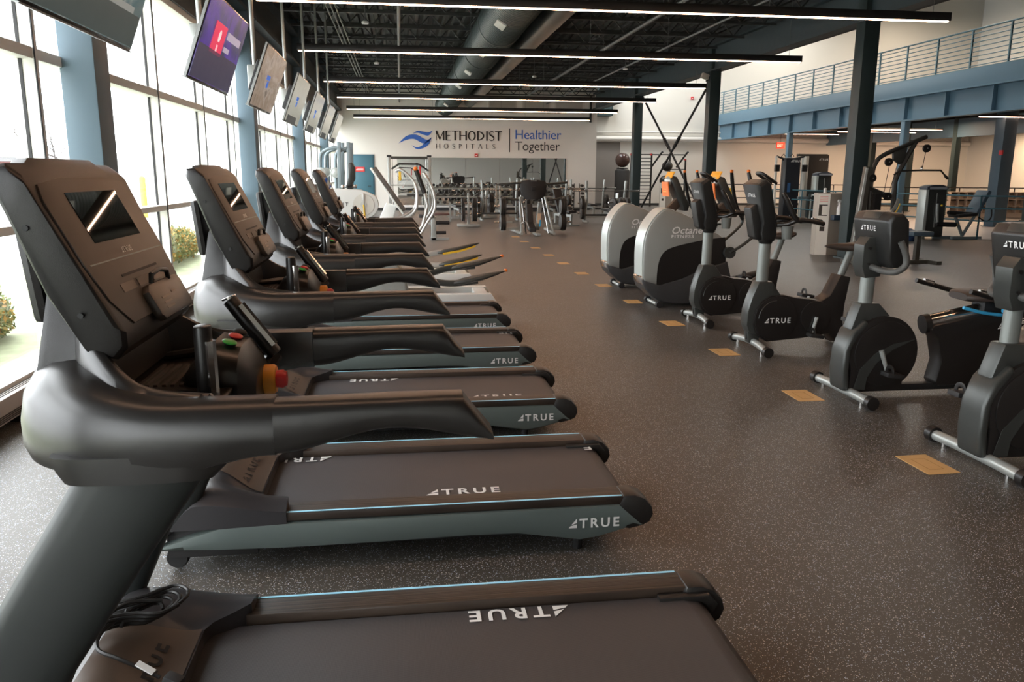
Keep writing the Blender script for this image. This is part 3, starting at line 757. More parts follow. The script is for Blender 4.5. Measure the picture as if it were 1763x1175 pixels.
def treadmill():
    t = thing('treadmill', '', 'treadmill', (0, 0, 0), 0, 'row of black treadmills facing the windows')
    m = MB(); m.bb(-.92, .90, -.36, .36, .07, .17); m.bb(-.95, -.6, -.40, .40, .07, .2); m.build('frame', M_BLK2, t, bevel=.01)
    for s in (-1, 1):
        # pressed side cover with a long crease
        def sec(x, lo, hi, b):
            return [(x, s*.40, lo), (x, s*(.425+b), lo+.012), (x, s*(.435+b), lo+(hi-lo)*.5), (x, s*.432, hi-.006), (x, s*.40, hi)]
        prof = [(-1.0, .118, .128, 0), (-.88, .105, .165, .0), (-.74, .10, .205, .004), (-.5, .098, .212, .01), (-.1, .10, .214, .01), (.25, .105, .216, .008), (.45, .10, .218, .004), (.60, .075, .218, .002), (.72, .055, .218, .0), (.80, .066, .218, 0), (.885, .088, .218, 0), (.93, .100, .175, 0), (.985, .116, .124, 0)]
        MB().loft([sec(*q) for q in prof]).build('side_cover', M_GRN, t)
        y0, y1 = sorted((s*.315, s*.425))
        MB().bb(-.50, .90, y0, y1, .215, .252).build('foot_rail', WOOD, t, bevel=.006)
        yy = sorted((s*.421, s*.412)); MB().bb(-.50, .895, yy[0], yy[1], .2515, .2535).build('blue_stripe', M_BLINE, t)
        # rounded rear end cap
        e = [(.86, .12), (.88, .21), (.90, .256), (.95, .256), (.995, .238), (1.028, .20), (1.036, .165), (1.02, .128), (.985, .112), (.93, .10)]
        yy = sorted((s*.30, s*.430)); m = MB(); m.prism(e, yy[0], yy[1]); m.build('end_cap', M_BLK, t, bevel=.018)
        m = MB(); m.prism([(.80, .215), (.80, .236), (.97, .237), (1.0, .20), (.98, .17), (.96, .2), (.94, .215)], *sorted((s*.275, s*.31))); m.build('belt_guard', M_BLK, t, bevel=.006)
        # upright: leaning, blade like
        r = []
        for z, xa, xb, w in ((.20, -1.04, -.86, .045), (.33, -1.02, -.80, .045), (.55, -.93, -.70, .042), (.76, -.80, -.56, .04), (.90, -.71, -.46, .04), (1.0, -.65, -.39, .04)):
            yc = s*(.385-.0*(z))
            r.append([((xa+xb)/2+(xb-xa)/2*math.copysign(abs(math.cos(q))**.75, math.cos(q)), yc+w*math.copysign(abs(math.sin(q))**.75, math.sin(q)), z) for q in [k*2*PI/20 for k in range(20)]])
        MB().loft(r).build('upright', M_UPR, t)
        # arm, seam at x=-.26
        rings = []
        for x in [-.262+.0*0]+[-.25+.43*k/14 for k in range(15)]:
            u = (x+.26)/.44
            zb = 1.018+.047*smooth(u*1.9)-.030*smooth((u-.55)/.45); zt = 1.128+.004*u
            if u > .86: zt -= .10*((u-.86)/.14)**1.3
            hw = .052-.004*u
            yc = s*.385; rings.append(superring(x, yc-hw, yc+hw, zb, max(zt, zb+.015), 18, 3.2))
        MB().loft(rings).build('arm_rest', M_ARM, t)
        MB().lathe([(.008, -.02), (.04, -.02), (.045, -.012), (.045, .012), (.04, .02), (.008, .02)], (-.93, s*.33, .047), 'y', 16).build('wheel', M_BLK2, t)
        MB().cyl((.72, s*.36, 0), (.72, s*.36, .07), .02, 12).build('rubber_foot', M_BLK2, t)
    # belt wrapping over the rear roller
    prof = [(-.62, .222), (.88, .224), (.925, .216), (.955, .195), (.965, .165), (.95, .13), (.90, .12), (.90, .20), (-.62, .20)]
    MB().prism(prof, -.305, .305).build('running_belt', BELT, t)
    # motor hood, height field with a curved rear edge
    X = [-1.04+.58*i/22 for i in range(23)]; Y = [-.43+.86*j/26 for j in range(27)]
    def hf(x, y):
        ay = abs(y); side = smooth((ay-.24)/.10)
        xe = -.60+.12*side                      # rear edge
        xx = -1.04+(x+1.04)*(xe+1.04)/.58
        f = smooth((xx+1.04)/.22)
        z = .13+.21*f
        d = smooth((xx+.80)/(xe+.80))
        z = z*(1-d)+(.262+.022*side)*d if xx > -.80 else z
        z -= .035*(1-side)*smooth((xx+.95)/.2)*(1-d*.4)*0
        z -= .04*smooth((ay-.37)/.06)*(1-.4*d)
        return (xx, y, z)
    m = MB(); m.grid(X, Y, hf)
    bm = m.bm; be = [e for e in bm.edges if len(e.link_faces) == 1]
    ext = bmesh.ops.extrude_edge_only(bm, edges=be)
    for v in [g for g in ext['geom'] if isinstance(g, bmesh.types.BMVert)]: v.co.z = .20 if v.co.x > -.97 else .11
    m.build('motor_hood', M_HOOD, t)
    # tapered brown plate with dark lettering on the hood
    def hz(x, y): return hf(-1.04+(x+1.04)*.58/(-.60+1.04), y)[2]
    pl = MB(); gx = [-.83+.225*i/8 for i in range(9)]; gy = [-1+2*j/10 for j in range(11)]
    pl.grid(gx, gy, lambda x, v: (x, v*(.13+.10*(x+.83)/.225), hz(x, v*.2)+.004)); pl.build('brown_plate', M_PLATE, t)
    sl = (hz(-.62, 0)-hz(-.80, 0))/.18
    true_logo(t, M_DKLOGO, (-.665, -.17, hz(-.665, 0)+.008), (0, 1, 0), (-1, 0, -sl), .055)
    # cowl: U sweep round the front
    path = cr([(-.262, -.437, 0), (-.42, -.438, 0), (-.56, -.43, 0), (-.68, -.395, 0), (-.785, -.30, 0), (-.84, -.15, 0), (-.855, 0, 0), (-.84, .15, 0), (-.785, .30, 0), (-.68, .395, 0), (-.56, .43, 0), (-.42, .438, 0), (-.262, .437, 0)], 5)
    def sweep(path, secf, nm, mm):
        rings = []
        for i, p in enumerate(path):
            a = path[max(0, i-1)]; b = path[min(len(path)-1, i+1)]; d = (b-a).normalized(); nr = Vector((d.y, -d.x, 0))
            nr = -nr if nr.x*(-.45-p.x)+nr.y*(0-p.y) < 0 else nr
            rings.append([p+nr*u+Vector((0, 0, z)) for u, z in secf(p)])
        return MB().loft(rings).build(nm, mm, t)
    def sec1(p):
        fr = smooth((-.46-p.x)/.38); zb = 1.018-.035*smooth((-.28-p.x)/.2)
        w = .100+.04*fr; zt = 1.130+.055*fr; q = zt-1.065
        return [(.035, zb-.004), (.010, zb+.006), (0, zb+.035), (0, 1.065), (.006+.004*fr, 1.065+q*.45), (.018+.014*fr, 1.065+q*.75), (.036+.03*fr, 1.065+q*.93), (w*.8, zt), (w, zt-.004), (w+.004, zt-.02), (w+.004, zb+.02), (w-.02, zb)]
    sweep(path, sec1, 'cowl', M_ARM)
    path2 = cr([(-.42, -.352, 0), (-.50, -.345, 0), (-.575, -.325, 0), (-.64, -.28, 0), (-.695, -.21, 0), (-.728, -.11, 0), (-.738, 0, 0), (-.728, .11, 0), (-.695, .21, 0), (-.64, .28, 0), (-.575, .325, 0), (-.50, .345, 0), (-.42, .352, 0)], 5)
    def sec2(p):
        h = 1.130+.008*smooth((-.42-p.x)/.08)+.20*max(0, min(1, (-.48-p.x)/.26))**2
        return [(-.012, 1.10), (-.012+.008*(h-1.13)*4, (1.12+h)/2), (0, h-.012), (.008, h-.003), (.018, h), (.028, h-.006), (.032, h-.02), (.036, 1.09)]
    sweep(path2, sec2, 'inner_rim', M_ARM)
    # skirt where the near and far uprights meet the cowl
    for s in (-1, 1):
        r = []
        for z, xa, xb, w in ((1.03, -.70, -.34, .045), (1.0, -.69, -.36, .046), (.975, -.675, -.385, .046)):
            r.append([((xa+xb)/2+(xb-xa)/2*math.copysign(abs(math.cos(q))**.6, math.cos(q)), s*.388+w*math.copysign(abs(math.sin(q))**.6, math.sin(q)), z) for q in [k*2*PI/20 for k in range(20)]])
        MB().loft(r).build('cowl_skirt', M_ARM, t)
    # tray inside the cowl
    m = MB()
    def tray(u, v):
        x = -.40-.335*u; hw = .338 if x > -.5 else .338*math.sqrt(max(.02, 1-((-.5-x)/.262)**2))
        y = v*hw; z = 1.075+.08*smooth((-.60-x)/.2)+.03*smooth((abs(v)-.85)/.15)
        return (x, y, z)
    m.grid([i/14 for i in range(15)], [-1+j/9 for j in range(19)], tray)
    o = m.build('tray', M_TRAY, t, solid=.012)
    m = MB()
    for k in range(12): m.bb(-.62+k*.019, -.611+k*.019, -.10, .12, 1.080, 1.092)
    m.build('ribbed_mat', mat('rib_brown', (.10, .08, .065), .35), t)
    for s in (-1, 1):
        MB().lathe([(.047, 1.088), (.053, 1.093), (.058, 1.088), (.055, 1.078), (.04, 1.077), (.005, 1.077)], (-.50, s*.215, 0), 'z', 24).build('cup_holder', M_GLOSS, t)
        MB().tube([(-.40, s*.27, 1.07), (-.42, s*.26, 1.098), (-.55, s*.23, 1.10), (-.64, s*.17, 1.10)], [.010, .014, .014, .01], 8).build('tray_ridge', M_ARM, t)
    # control pod, buttons and stop knob
    r = []
    for x, y0, y1, z0, z1 in ((-.53, -.07, .11, 1.04, 1.10), (-.50, -.11, .14, 1.03, 1.14), (-.45, -.125, .155, 1.0, 1.185), (-.39, -.12, .15, .97, 1.17), (-.355, -.08, .12, .985, 1.11)):
        r.append(superring(x, y0, y1, z0, z1, 14, 3))
    MB().loft(r).build('control_pod', M_ARM, t)
    for y, mm, nm in ((-.045, mat('green_button', (.04, .42, .06), .35), 'start_button'), (.03, M_RED, 'stop_button'), (.085, M_BLK2, 'speed_button')):
        m = MB(); m.sphere((0, 0, 0), 1, 12, (.018, .022, .006)); o = m.build(nm, mm, t, loc=(-.415, y, 1.180), rot=(0, .3, 0))
    o = MB().lathe([(.032, 0), (.038, .004), (.038, .03), (.034, .036), (.02, .036)], ax='x').build('stop_ring', mat('stop_ring_orange', (.85, .33, .03), .4), t, loc=(-.362, .055, 1.06))
    MB().lathe([(.012, .03), (.022, .036), (.024, .052), (.018, .062), (.005, .064)], ax='x', n=16).build('stop_knob', M_RED, o)
    MB().tube([(-.46, -.34, 1.05), (-.45, -.17, 1.055), (-.45, .17, 1.055), (-.46, .34, 1.05)], .022, 10).build('cross_bar', M_BLK, t)
    for s, top in ((-1, (-.445, -.175, 1.245)), (1, (-.455, .175, 1.25))):
        b = (-.445, s*.17, 1.05) if s < 0 else (-.345, .17, 1.10)
        m = MB(); m.tube([b, top], [.030, .027], 12, flat=.72, up=(0, 1, 0)); g = m.build('pulse_grip', M_BLK, t, bevel=.006)
        d = (Vector(top)-Vector(b)).normalized(); q = Vector(b).lerp(Vector(top), .5); nn_ = Vector((d.z, -.75, -d.x)).normalized()*.9
        m = MB(); m.tube([q-d*.07+nn_*.020, q+d*.065+nn_*.020], .015, 8); m.build('grip_contact', M_CHR, g)
        if s > 0:
            m = MB(); m.lathe([(.001, .0), (.02, .0), (.02, .005), (.001, .006)], n=16); m.build('speed_switch', M_CHR, g, loc=tuple(Vector(top)+Vector((0, 0, .003))), rot=(0, -.4, 0))
        MB().tube([b, Vector(b)+Vector((-.03, -s*.04, -.05)), (-.42, s*.08, 1.06)], .022, 8).build('grip_root', M_BLK, t)
    # console
    prof = [(-.735, 1.572), (-.577, 1.250), (-.578, 1.215), (-.60, 1.190), (-.655, 1.205), (-.715, 1.33), (-.775, 1.50), (-.80, 1.565), (-.795, 1.592), (-.765, 1.596)]
    cx, cz = -.69, 1.40
    r = []
    for y, k, up_ in ((-.302, .82, 0), (-.298, .93, 0), (-.285, 1, 0), (-.2, 1, .001), (-.17, 1, .012), (.17, 1, .012), (.2, 1, .001), (.28, 1, 0), (.297, .93, 0), (.302, .80, 0)):
        rr = []
        for i, (x, z) in enumerate(prof):
            x2, z2 = cx+(x-cx)*k, cz+(z-cz)*(1-(1-k)*.5)
            if i in (0, 7, 8, 9): z2 += up_; x2 -= up_*.4
            if i in (1, 2, 3): # narrower towards the bottom
                pass
            yy = y*(1-.10*smooth((1.40-z)/.2))
            rr.append((x2, yy, z2))
        r.append(rr)
    MB().loft(r).build('console_shell', M_BLK, t, bevel=.006)
    O = Vector((-.577, 0, 1.25)); U = Vector((-.158, 0, .322)).normalized(); N = Vector((U.z, 0, -U.x)); V = Vector((0, 1, 0))
    def F(y, v, n=0): return O+V*y+U*v+N*n
    def slab(pts, n0, n1, nm, mm, par=t, bev=0):
        m = MB(); m.loft([[F(y, v, n0) for y, v in pts], [F(y, v, n1) for y, v in pts]]); return m.build(nm, mm, par, bevel=bev)
    fp = slab([(-.20, .008), (.20, .008), (.255, .07), (.272, .16), (.275, .30), (.255, .338), (.13, .352), (-.13, .352), (-.255, .338), (-.275, .30), (-.272, .16), (-.255, .07)], -.004, .004, 'face_panel', M_BRN, bev=.002)
    sc = slab([(-.155, .195), (.155, .195), (.155, .315), (-.155, .315)], .004, .0055, 'display_screen', mat('tablet_glass', (.012, .014, .015), .02), fp)
    slab([(-.25, .150), (.25, .150), (.25, .153), (-.25, .153)], .004, .005, 'accent_line', mat('teal_line', (.10, .18, .18), .3), fp)
    true_logo(fp, M_LOGO, F(-.035, .160, .0055), V, U, .014)
    slab([(-.12, .108), (.14, .108), (.14, .114), (-.12, .114)], .004, .0055, 'slot', M_BLK2, fp)
    for y0 in (-.16, -.05, .06): slab([(y0, .075), (y0+.09, .075), (y0+.09, .095), (y0, .095)], .004, .0055, 'button_pad', mat('pad_tan', (.14, .11, .088), .4), fp)
    h = slab([(-.055, -.02), (.185, -.02), (.20, -.005), (.20, .055), (.175, .07), (-.045, .07), (-.07, .055), (-.07, -.005)], .0, .022, 'phone_holder', mat('holder_brown', (.085, .068, .055), .35), t, .008)
    for k in range(3): slab([(-.015, .0+k*.013), (.045, .0+k*.013), (.045, .005+k*.013), (-.015, .005+k*.013)], 0.022, .0232, 'key_label', mat('key_label_tan', (.26, .22, .18), .5), h)
    slab([(.07, .03), (.105, .03), (.105, .036), (.07, .036)], 0.022, .0232, 'key_label', MT['key_label_tan'], h)
    MB().tube([F(-.02, .07, .02), F(-.02, .088, .03), F(.035, .093, .034), F(.10, .085, .03), F(.112, .065, .02)], .006, 8).build('clip_wire', M_BLK, h)
    for z, x in ((1.47, -.735), (1.29, -.655)):
        for s in (-1, 1): MB().lathe([(.002, -.004), (.006, -.004), (.006, .004), (.002, .004)], (x, s*.298*(1 if z > 1.4 else .955), z), 'y', 10).build('screw', M_IRON, t)
    # neck and rear support
    MB().loft([[(-.80, -.22, 1.10), (-.62, -.24, 1.10), (-.62, .24, 1.10), (-.80, .22, 1.10)], [(-.78, -.20, 1.22), (-.63, -.22, 1.215), (-.63, .22, 1.215), (-.78, .20, 1.22)], [(-.76, -.17, 1.36), (-.68, -.18, 1.33), (-.68, .18, 1.33), (-.76, .17, 1.36)]]).build('neck', M_BLK, t, bevel=.02)
    MB().box((-.80, 0, 1.36), (.035, .30, .22), (0, -.1, 0)).build('rear_support', M_BLK, t, bevel=.02)
    # lettering on the covers
    true_logo(t, M_LOGO, (.665, -.4385, .125), (1, 0, 0), (0, 0, 1), .042)
    o = true_logo(t, M_LOGO, (.88, .4385, .125), (-1, 0, 0), (0, 0, 1), .042)
    return t
T1 = treadmill()
TL = ['nearest treadmill, at the left edge, with a coiled power cord on its hood', 'second treadmill from the camera', 'third treadmill from the camera', 'fourth treadmill from the camera', 'farthest treadmill of the row, beside the white and yellow elliptical']
tms = []
for k in range(5):
    if k == 0: T = T1; T.location = (0, 2.02, 0); T['label'] = TL[0]
    else: T = dup(T1, (0, 2.02+1.504*k, 0), label=TL[k])
    tms.append(T)
# belts stopped at different points: near edge print reads from here, far edge print is upside down
bl = [(None, [.50]), ([.08], [-.36]), ([.40], [-.04]), ([.03], []), ([.45], [-.25])]
for T, (ne, fa) in zip(tms, bl):
    for x in (ne or []):
        if x < .6: true_logo(T, M_LOGO, (x, -.252, .2262), (1, 0, 0), (0, 1, 0), .062)
    for x in fa:
        if x < .9: true_logo(T, M_LOGO, (x, .293, .2262), (-1, 0, 0), (0, -1, 0), .062)
for T, w_, x in ((tms[1], 'E', .925), (tms[3], 'UE', .93)): text(w_, M_LOGO, (x, .293, .2262), (-1, 0, 0), (0, -1, 0), .085, T, name='logo', offset=.002, spacing=1.3)
# coil of power cord on the nearest hood
def cord():
    t = thing('power_cord', 'coiled black power cord with a white tag lying on the nearest treadmill hood', 'cord', (0, 0, 0))
    random.seed(5); pts = []
    for k in range(4):
        s = (.72, .88, 1.0, 1.14)[k]; dz = .012*(k % 4); ph = random.uniform(-.01, .01)
        for a in range(14):
            an = a*2*PI/14
            pts.append(Vector((-.78+.005*k+.125*s*math.cos(an)*(1), 2.14+.070*s*math.sin(an)*(1.15-.75*math.exp(-(math.cos(an)*2.2)**2))+.045*math.cos(an)+ph, .372+dz+.006*math.sin(2*an))))
    MB().tube(cr(pts, 2), .0055, 7).build('cord_loops', M_BLK, t)
    MB().tube(cr([(-.69, 2.19, .40), (-.78, 2.16, .41), (-.86, 2.06, .385), (-.88, 2.02, .38)], 5), .0055, 7).build('cord_end', M_BLK, t)
    p = cr([(-.76, 2.15, .40), (-.81, 2.07, .385), (-.80, 2.00, .375), (-.74, 1.97, .362), (-.68, 1.955, .338), (-.635, 1.94, .32)], 6)
    MB().tube(p, .0055, 7).build('cord_lead', M_BLK, t)
    MB().box((-.672, 1.953, .342), (.05, .018, .004), (.1, .45, -.3)).build('cord_tag', M_WHT, t)
    MB().box((-.60, 1.93, .315), (.05, .036, .026), (0, .3, -.3), (.9, .9)).build('plug', M_BLK2, t, bevel=.006)
    m = MB(); m.tube([(-.775, 2.10, .375), (-.77, 2.14, .402), (-.765, 2.18, .38)], .005, 6); m.build('cord_tie', M_BLK2, t)
cord()

# ================================================================ bikes
M_GM = mat('gunmetal_paint', (.060, .064, .060), .30, metal=.4)
M_SHR = mat('bike_shroud_black', (.016, .014, .013), .30)
M_POST = mat('grey_post', (.26, .28, .265), .35, metal=.35)
M_CBK = mat('console_black', (.018, .018, .017), .36, bump=.15, bscale=400)
def disc(m, cx, cz, r, y0, y1, n=28): m.prism([(cx+r*math.cos(k*2*PI/n), cz+r*math.sin(k*2*PI/n)) for k in range(n)], y0, y1); return m
def stabilizer(t, x, L, arch=.03, r=.032):
    o = MB().tube(cr([(x-.0, -L, .05), (x+.012, -L*.55, .05+arch*.7), (x+.015, 0, .05+arch), (x+.012, L*.55, .05+arch*.7), (x, L, .05)], 5), r, 12).build('stabilizer', M_SIL, t)
    for s in (-1, 1):
        MB().lathe([(.01, -.03), (.045, -.028), (.047, .02), (.036, .035)], (x, s*(L+.01), .052), 'y', 16).build('end_cap', M_BLK, o)
        MB().cyl((x, s*(L-.1), 0), (x, s*(L-.1), .05), .015, 8).build('levelling_foot', M_CHR, o)
def pedal_set(t, cx, cz, L, a, w=.12):
    for s in (-1, 1):
        aa = a if s < 0 else a+PI
        ex, ez = cx+L*math.cos(aa), cz+L*math.sin(aa)
        cr_ = MB().tube([(cx, s*w, cz), (ex, s*(w+.012), ez)], [.018, .013], 8).build('crank', M_SIL, t)
        m = MB(); m.box((ex, s*(w+.075), ez), (.13, .10, .032), (0, .15, 0)); p = m.build('pedal', M_BLK2, t, bevel=.008)
        MB().tube(cr([(ex-.02, s*(w+.03), ez+.01), (ex-.02, s*(w+.05), ez+.055), (ex-.02, s*(w+.10), ez+.05), (ex-.02, s*(w+.115), ez)], 4), .006, 6, flat=2.5).build('pedal_strap', M_BLK, p)
def upright_bike():
    t = thing('upright_bike', '', 'exercise bike', (0, 0, 0), 0, 'upright exercise bikes')
    stabilizer(t, 0, .36); stabilizer(t, .93, .26, .01, .028)
    m = MB(); m.prism([(-.03, .07), (.06, .07), (.08, .2), (.0, .2), (-.05, .2)], -.045, .045); m.build('front_foot', M_GM, t, bevel=.008)
    m = MB(); m.bb(-.045, -.03, -.006, .006, .10, .17); m.build('slot', M_BLK, t)
    m = MB(); m.prism([(-.045, .17), (-.075, .24), (-.07, .37), (-.035, .50), (.02, .635), (.145, .635), (.23, .52), (.30, .40), (.25, .15), (.05, .13)], -.075, .075); m.build('front_shell', M_GM, t, bevel=.018)
    body = [(.02, .15), (-.02, .25), (-.01, .36), (.05, .46), (.14, .51), (.26, .515), (.38, .485), (.50, .475), (.62, .45), (.70, .50), (.79, .69), (.885, .67), (.85, .42), (.845, .25), (.90, .07), (.97, .05), (.93, .03), (.80, .06), (.72, .15), (.45, .11), (.12, .085)]
    m = MB(); m.prism(body, -.09, .09); m.build('shroud', M_SHR, t, bevel=.014)
    for s in (-1, 1):
        yy = sorted((s*.09, s*.102)); m = MB(); disc(m, .19, .30, .20, *yy); disc(m, .19, .30, .205, *sorted((s*.09, s*.094))); m.build('round_cover', M_SHR, t, bevel=.005)
        m = MB(); m.tube([(.19+.165*math.cos(a), s*.103, .30+.165*math.sin(a)) for a in [1.6+1.5*k/12 for k in range(13)]], .003, 5); m.build('cover_arc', M_GM, t)
        m = MB(); disc(m, .57, .31, .145, *sorted((s*.09, s*.104))); m.build('crank_cover', M_SHR, t, bevel=.006)
    true_logo(t, M_LOGO, (.08, -.1035, .262), X_, Z_, .048)
    pedal_set(t, .57, .31, .16, -1.85)
    m = MB(); m.tube([(.075, 0, .60), (.085, 0, 1.06)], .055, 14, flat=.75, up=(1, 0, 0)); m.build('mast', M_POST, t)
    # console head with lean
    prof = [(-.10, 1.49), (-.02, 1.535), (.02, 1.51), (.12, 1.19), (.15, 1.05), (.13, 1.0), (.02, 1.0), (-.005, 1.06), (.0, 1.15)]
    r = []
    for y, k in ((-.175, .75), (-.165, .92), (-.14, 1), (.14, 1), (.165, .92), (.175, .75)):
        r.append([(.03+(x-.03)*k, y*(1-.45*smooth((1.33-z)/.30)), 1.28+(z-1.28)*(1-(1-k)*.35)) for x, z in prof])
    MB().loft(r).build('console_shell', M_CBK, t, bevel=.012)
    MB().loft([[(-.09, y, 1.495), (-.02, y, 1.538), (.01, y, 1.52), (.012, y, 1.50), (-.07, y, 1.47)] for y in (-.16, -.05, .05, .16)]).build('console_cap', M_GM, t, bevel=.008)
    lean = Vector((.10, 0, -.34)).normalized()
    true_logo(t, M_WHT, Vector((-.079, .062, 1.385)), (0, -1, 0), -lean, .030)
    m = MB(); m.loft([[(x-.075, y*k, z) for x, z in ((-.035, 1.29), (.02, 1.325), (.09, 1.30), (.115, 1.10), (.08, 1.0), (.02, 1.03))] for y, k in ((-.085, .9), (-.06, 1), (.06, 1), (.085, .9))]); m.build('fan_pod', M_CBK, t, bevel=.015)
    MB().loft([superring2(.085, 0, .055, .045, z) for z in (.97,)]+[superring2(.085, 0, .085, .07, 1.03)]+[superring2(.085, 0, .085, .08, 1.08)]).build('neck', M_CBK, t)
    MB().box((.045, 0, 1.30), (.012, .24, .20), (0, -.28, 0)).build('display_screen', MT['tablet_glass'], t) if 0 else None
    c = MB().lathe([(.01, 0), (.042, 0), (.052, .10), (.055, .115), (.046, .115), (.04, .02), (.01, .015)], (.22, -.13, 1.02), 'z', 18).build('cup_holder', mat('cup_grey', (.16, .17, .16), .35), t)
    for s in (-1, 1):
        m = MB(); m.tube(cr([(.10, s*.05, 1.14), (.20, s*.15, 1.15), (.28, s*.20, 1.19), (.40, s*.21, 1.18), (.52, s*.20, 1.155)], 5), .021, 10); g = m.build('handlebar', M_ARM, t)
        MB().tube(cr([(.27, s*.20, 1.19), (.235, s*.205, 1.23), (.18, s*.20, 1.33), (.13, s*.185, 1.42)], 5), [.022]*15+[.018], 10).build('upper_grip', M_BLK, t)
        MB().tube([(.40, s*.21, 1.204), (.50, s*.205, 1.182)], .010, 8).build('grip_contact', M_CHR, g)
        MB().tube([(.205, s*.205, 1.31), (.16, s*.195, 1.385)], .014, 8).build('grip_contact', M_CHR, g)
    m = MB(); m.tube(cr([(.13, -.05, 1.5), (.0, -.06, 1.58), (-.02, 0, 1.59), (.0, .06, 1.58), (.13, .05, 1.5)], 4), .014, 8); m.build('top_handle', M_BLK, t)
    # seat and post
    m = MB(); m.tube([(.83, 0, .66), (.915, 0, .90)], .035, 12, flat=.7, up=(1, 0, 0)); m.build('seat_post', M_POST, t)
    r = []
    for x, w, z0, z1 in ((.66, .012, .935, .95), (.70, .03, .925, .962), (.78, .05, .905, .968), (.86, .09, .895, .97), (.94, .125, .90, .975), (1.0, .125, .915, .985), (1.035, .09, .93, .98)): r.append(superring(x, -w, w, z0, z1, 14, 2.4))
    MB().loft(r).build('seat', mat('saddle_brown_black', (.045, .032, .025), .45), t)
    return t
def superring2(x, y, a, b, z, n=16):
    return [(x+a*math.cos(k*2*PI/n), y+b*math.sin(k*2*PI/n), z) for k in range(n)]
BK = upright_bike(); BK.location = (3.15, 6.9, 0); BK['label'] = 'upright exercise bike in front, between the recumbent bike and the farther upright one'
dup(BK, (3.15, 8.27, 0), label='farther upright exercise bike, just in front of the grey elliptical trainers')
def recumbent(ca=-1.25):
    t = thing('recumbent_bike', '', 'exercise bike', (0, 0, 0), 0, 'recumbent exercise bikes')
    stabilizer(t, 0, .36, .0)
    MB().bb(.0, 1.7, -.035, .035, .035, .085).build('base_rail', M_IRON, t, bevel=.008)
    stabilizer(t, 1.65, .25, 0, .028)
    n = 22
    out = [(.24+.26*math.cos(a), .33+.27*math.sin(a)) for a in [-.9+PI*1.45*k/n for k in range(n+1)]]+[(.0, .25), (.0, .06), (.40, .06)]
    m = MB(); m.prism(out, -.09, .09); m.build('shroud', M_SHR, t, bevel=.02)
    m = MB(); m.prism([(-.05, .06), (-.068, .20), (-.06, .36), (-.01, .49), (.08, .58), (.11, .54), (.03, .44), (-.01, .36), (-.012, .2), (.0, .06)], -.095, .095); m.build('front_shell', M_GM, t, bevel=.022, seg=3)
    m = MB(); m.prism([(-.01, .50), (.05, .69), (.19, .69), (.30, .58), (.36, .50), (.25, .53), (.1, .54)], -.06, .06); m.build('mast_base', M_GM, t, bevel=.014)
    for s in (-1, 1):
        m = MB(); disc(m, .25, .33, .235, *sorted((s*.09, s*.10))); m.build('round_cover', M_SHR, t, bevel=.006)
        m = MB(); m.prism([(.02, .07), (.06, .22), (.16, .33), (.30, .40), (.46, .43), (.30, .36), (.18, .26), (.12, .16), (.11, .07)], *sorted((s*.10, s*.1035))); m.build('cover_flash', M_GM, t)
    pedal_set(t, .20, .36, .17, ca, .12)
    m = MB(); m.tube([(.115, 0, .66), (.12, 0, .92)], .052, 14, flat=.75, up=(1, 0, 0)); m.build('mast', M_POST, t)
    m = MB(); m.loft([[(x, y*k, z) for x, z in ((.06, .87), (.03, .95), (.03, 1.10), (.07, 1.155), (.14, 1.15), (.18, 1.0), (.17, .88))] for y, k in ((-.075, .85), (-.06, 1), (.06, 1), (.075, .85))]); m.build('head_bracket', M_GM, t, bevel=.014)
    m = MB(); disc(m, .07, 1.08, .012, -.079, -.070); m.build('bolt', M_BLK, t); m = MB(); disc(m, .07, .97, .009, -.079, -.070); m.build('bolt', M_BLK, t)
    prof = [(.09, 1.27), (.12, 1.325), (.20, 1.33), (.25, 1.28), (.30, 1.0), (.27, .95), (.17, .95), (.13, 1.0)]
    r = []
    for y, k in ((-.23, .75), (-.215, .93), (-.19, 1), (.19, 1), (.215, .93), (.23, .75)):
        r.append([(.19+(x-.19)*k, y*(1-.12*smooth((1.25-z)/.3)), 1.14+(z-1.14)*(1-(1-k)*.35)) for x, z in prof])
    MB().loft(r).build('console_shell', M_CBK, t, bevel=.014)
    m = MB(); m.loft([[(x, y, z) for x, z in ((.095, 1.285), (.118, 1.33), (.20, 1.335), (.20, 1.325), (.12, 1.322), (.10, 1.28))] for y in (-.10, .10)]); m.build('console_cap', M_GM, t, bevel=.004)
    true_logo(t, M_WHT, Vector((.094, .105, 1.20)), (0, -1, 0), (-.04, 0, .27), .036)
    for s in (-1, 1):
        m = MB(); m.tube(cr([(.10, s*.06, .95), (.13, s*.16, .93), (.17, s*.245, .935), (.215, s*.275, .985), (.205, s*.275, 1.06), (.17, s*.265, 1.14)], 5), .022, 12); m.build('handlebar', mat('grey_grip', (.085, .085, .08), .5), t)
    # seat carriage
    m = MB(); m.prism([(.60, .49), (.665, .42), (.71, .25), (.68, .10), (.70, .07), (1.02, .08), (1.12, .26), (1.22, .42), (1.45, .60), (1.72, .68), (1.7, .72), (.62, .52)], -.075, .075); m.build('seat_pedestal', M_SHR, t, bevel=.016)
    m = MB(); m.tube([(.60, 0, .525), (1.72, 0, .745)], .062, 14, flat=.75, up=(0, 0, 1)); m.build('seat_rail', M_CHR, t)
    m = MB(); m.tube([(.575, 0, .52), (.62, 0, .528)], .072, 14, flat=.8, up=(0, 0, 1)); m.build('rail_cap', M_BLK, t)
    true_logo(t, M_LOGO, (1.12, -.0765, .485), (1, 0, .19), (-.19, 0, 1), .042)
    MB().bb(1.0, 1.3, -.07, .07, .60, .70).build('seat_carriage', M_IRON, t, bevel=.01)
    r = []
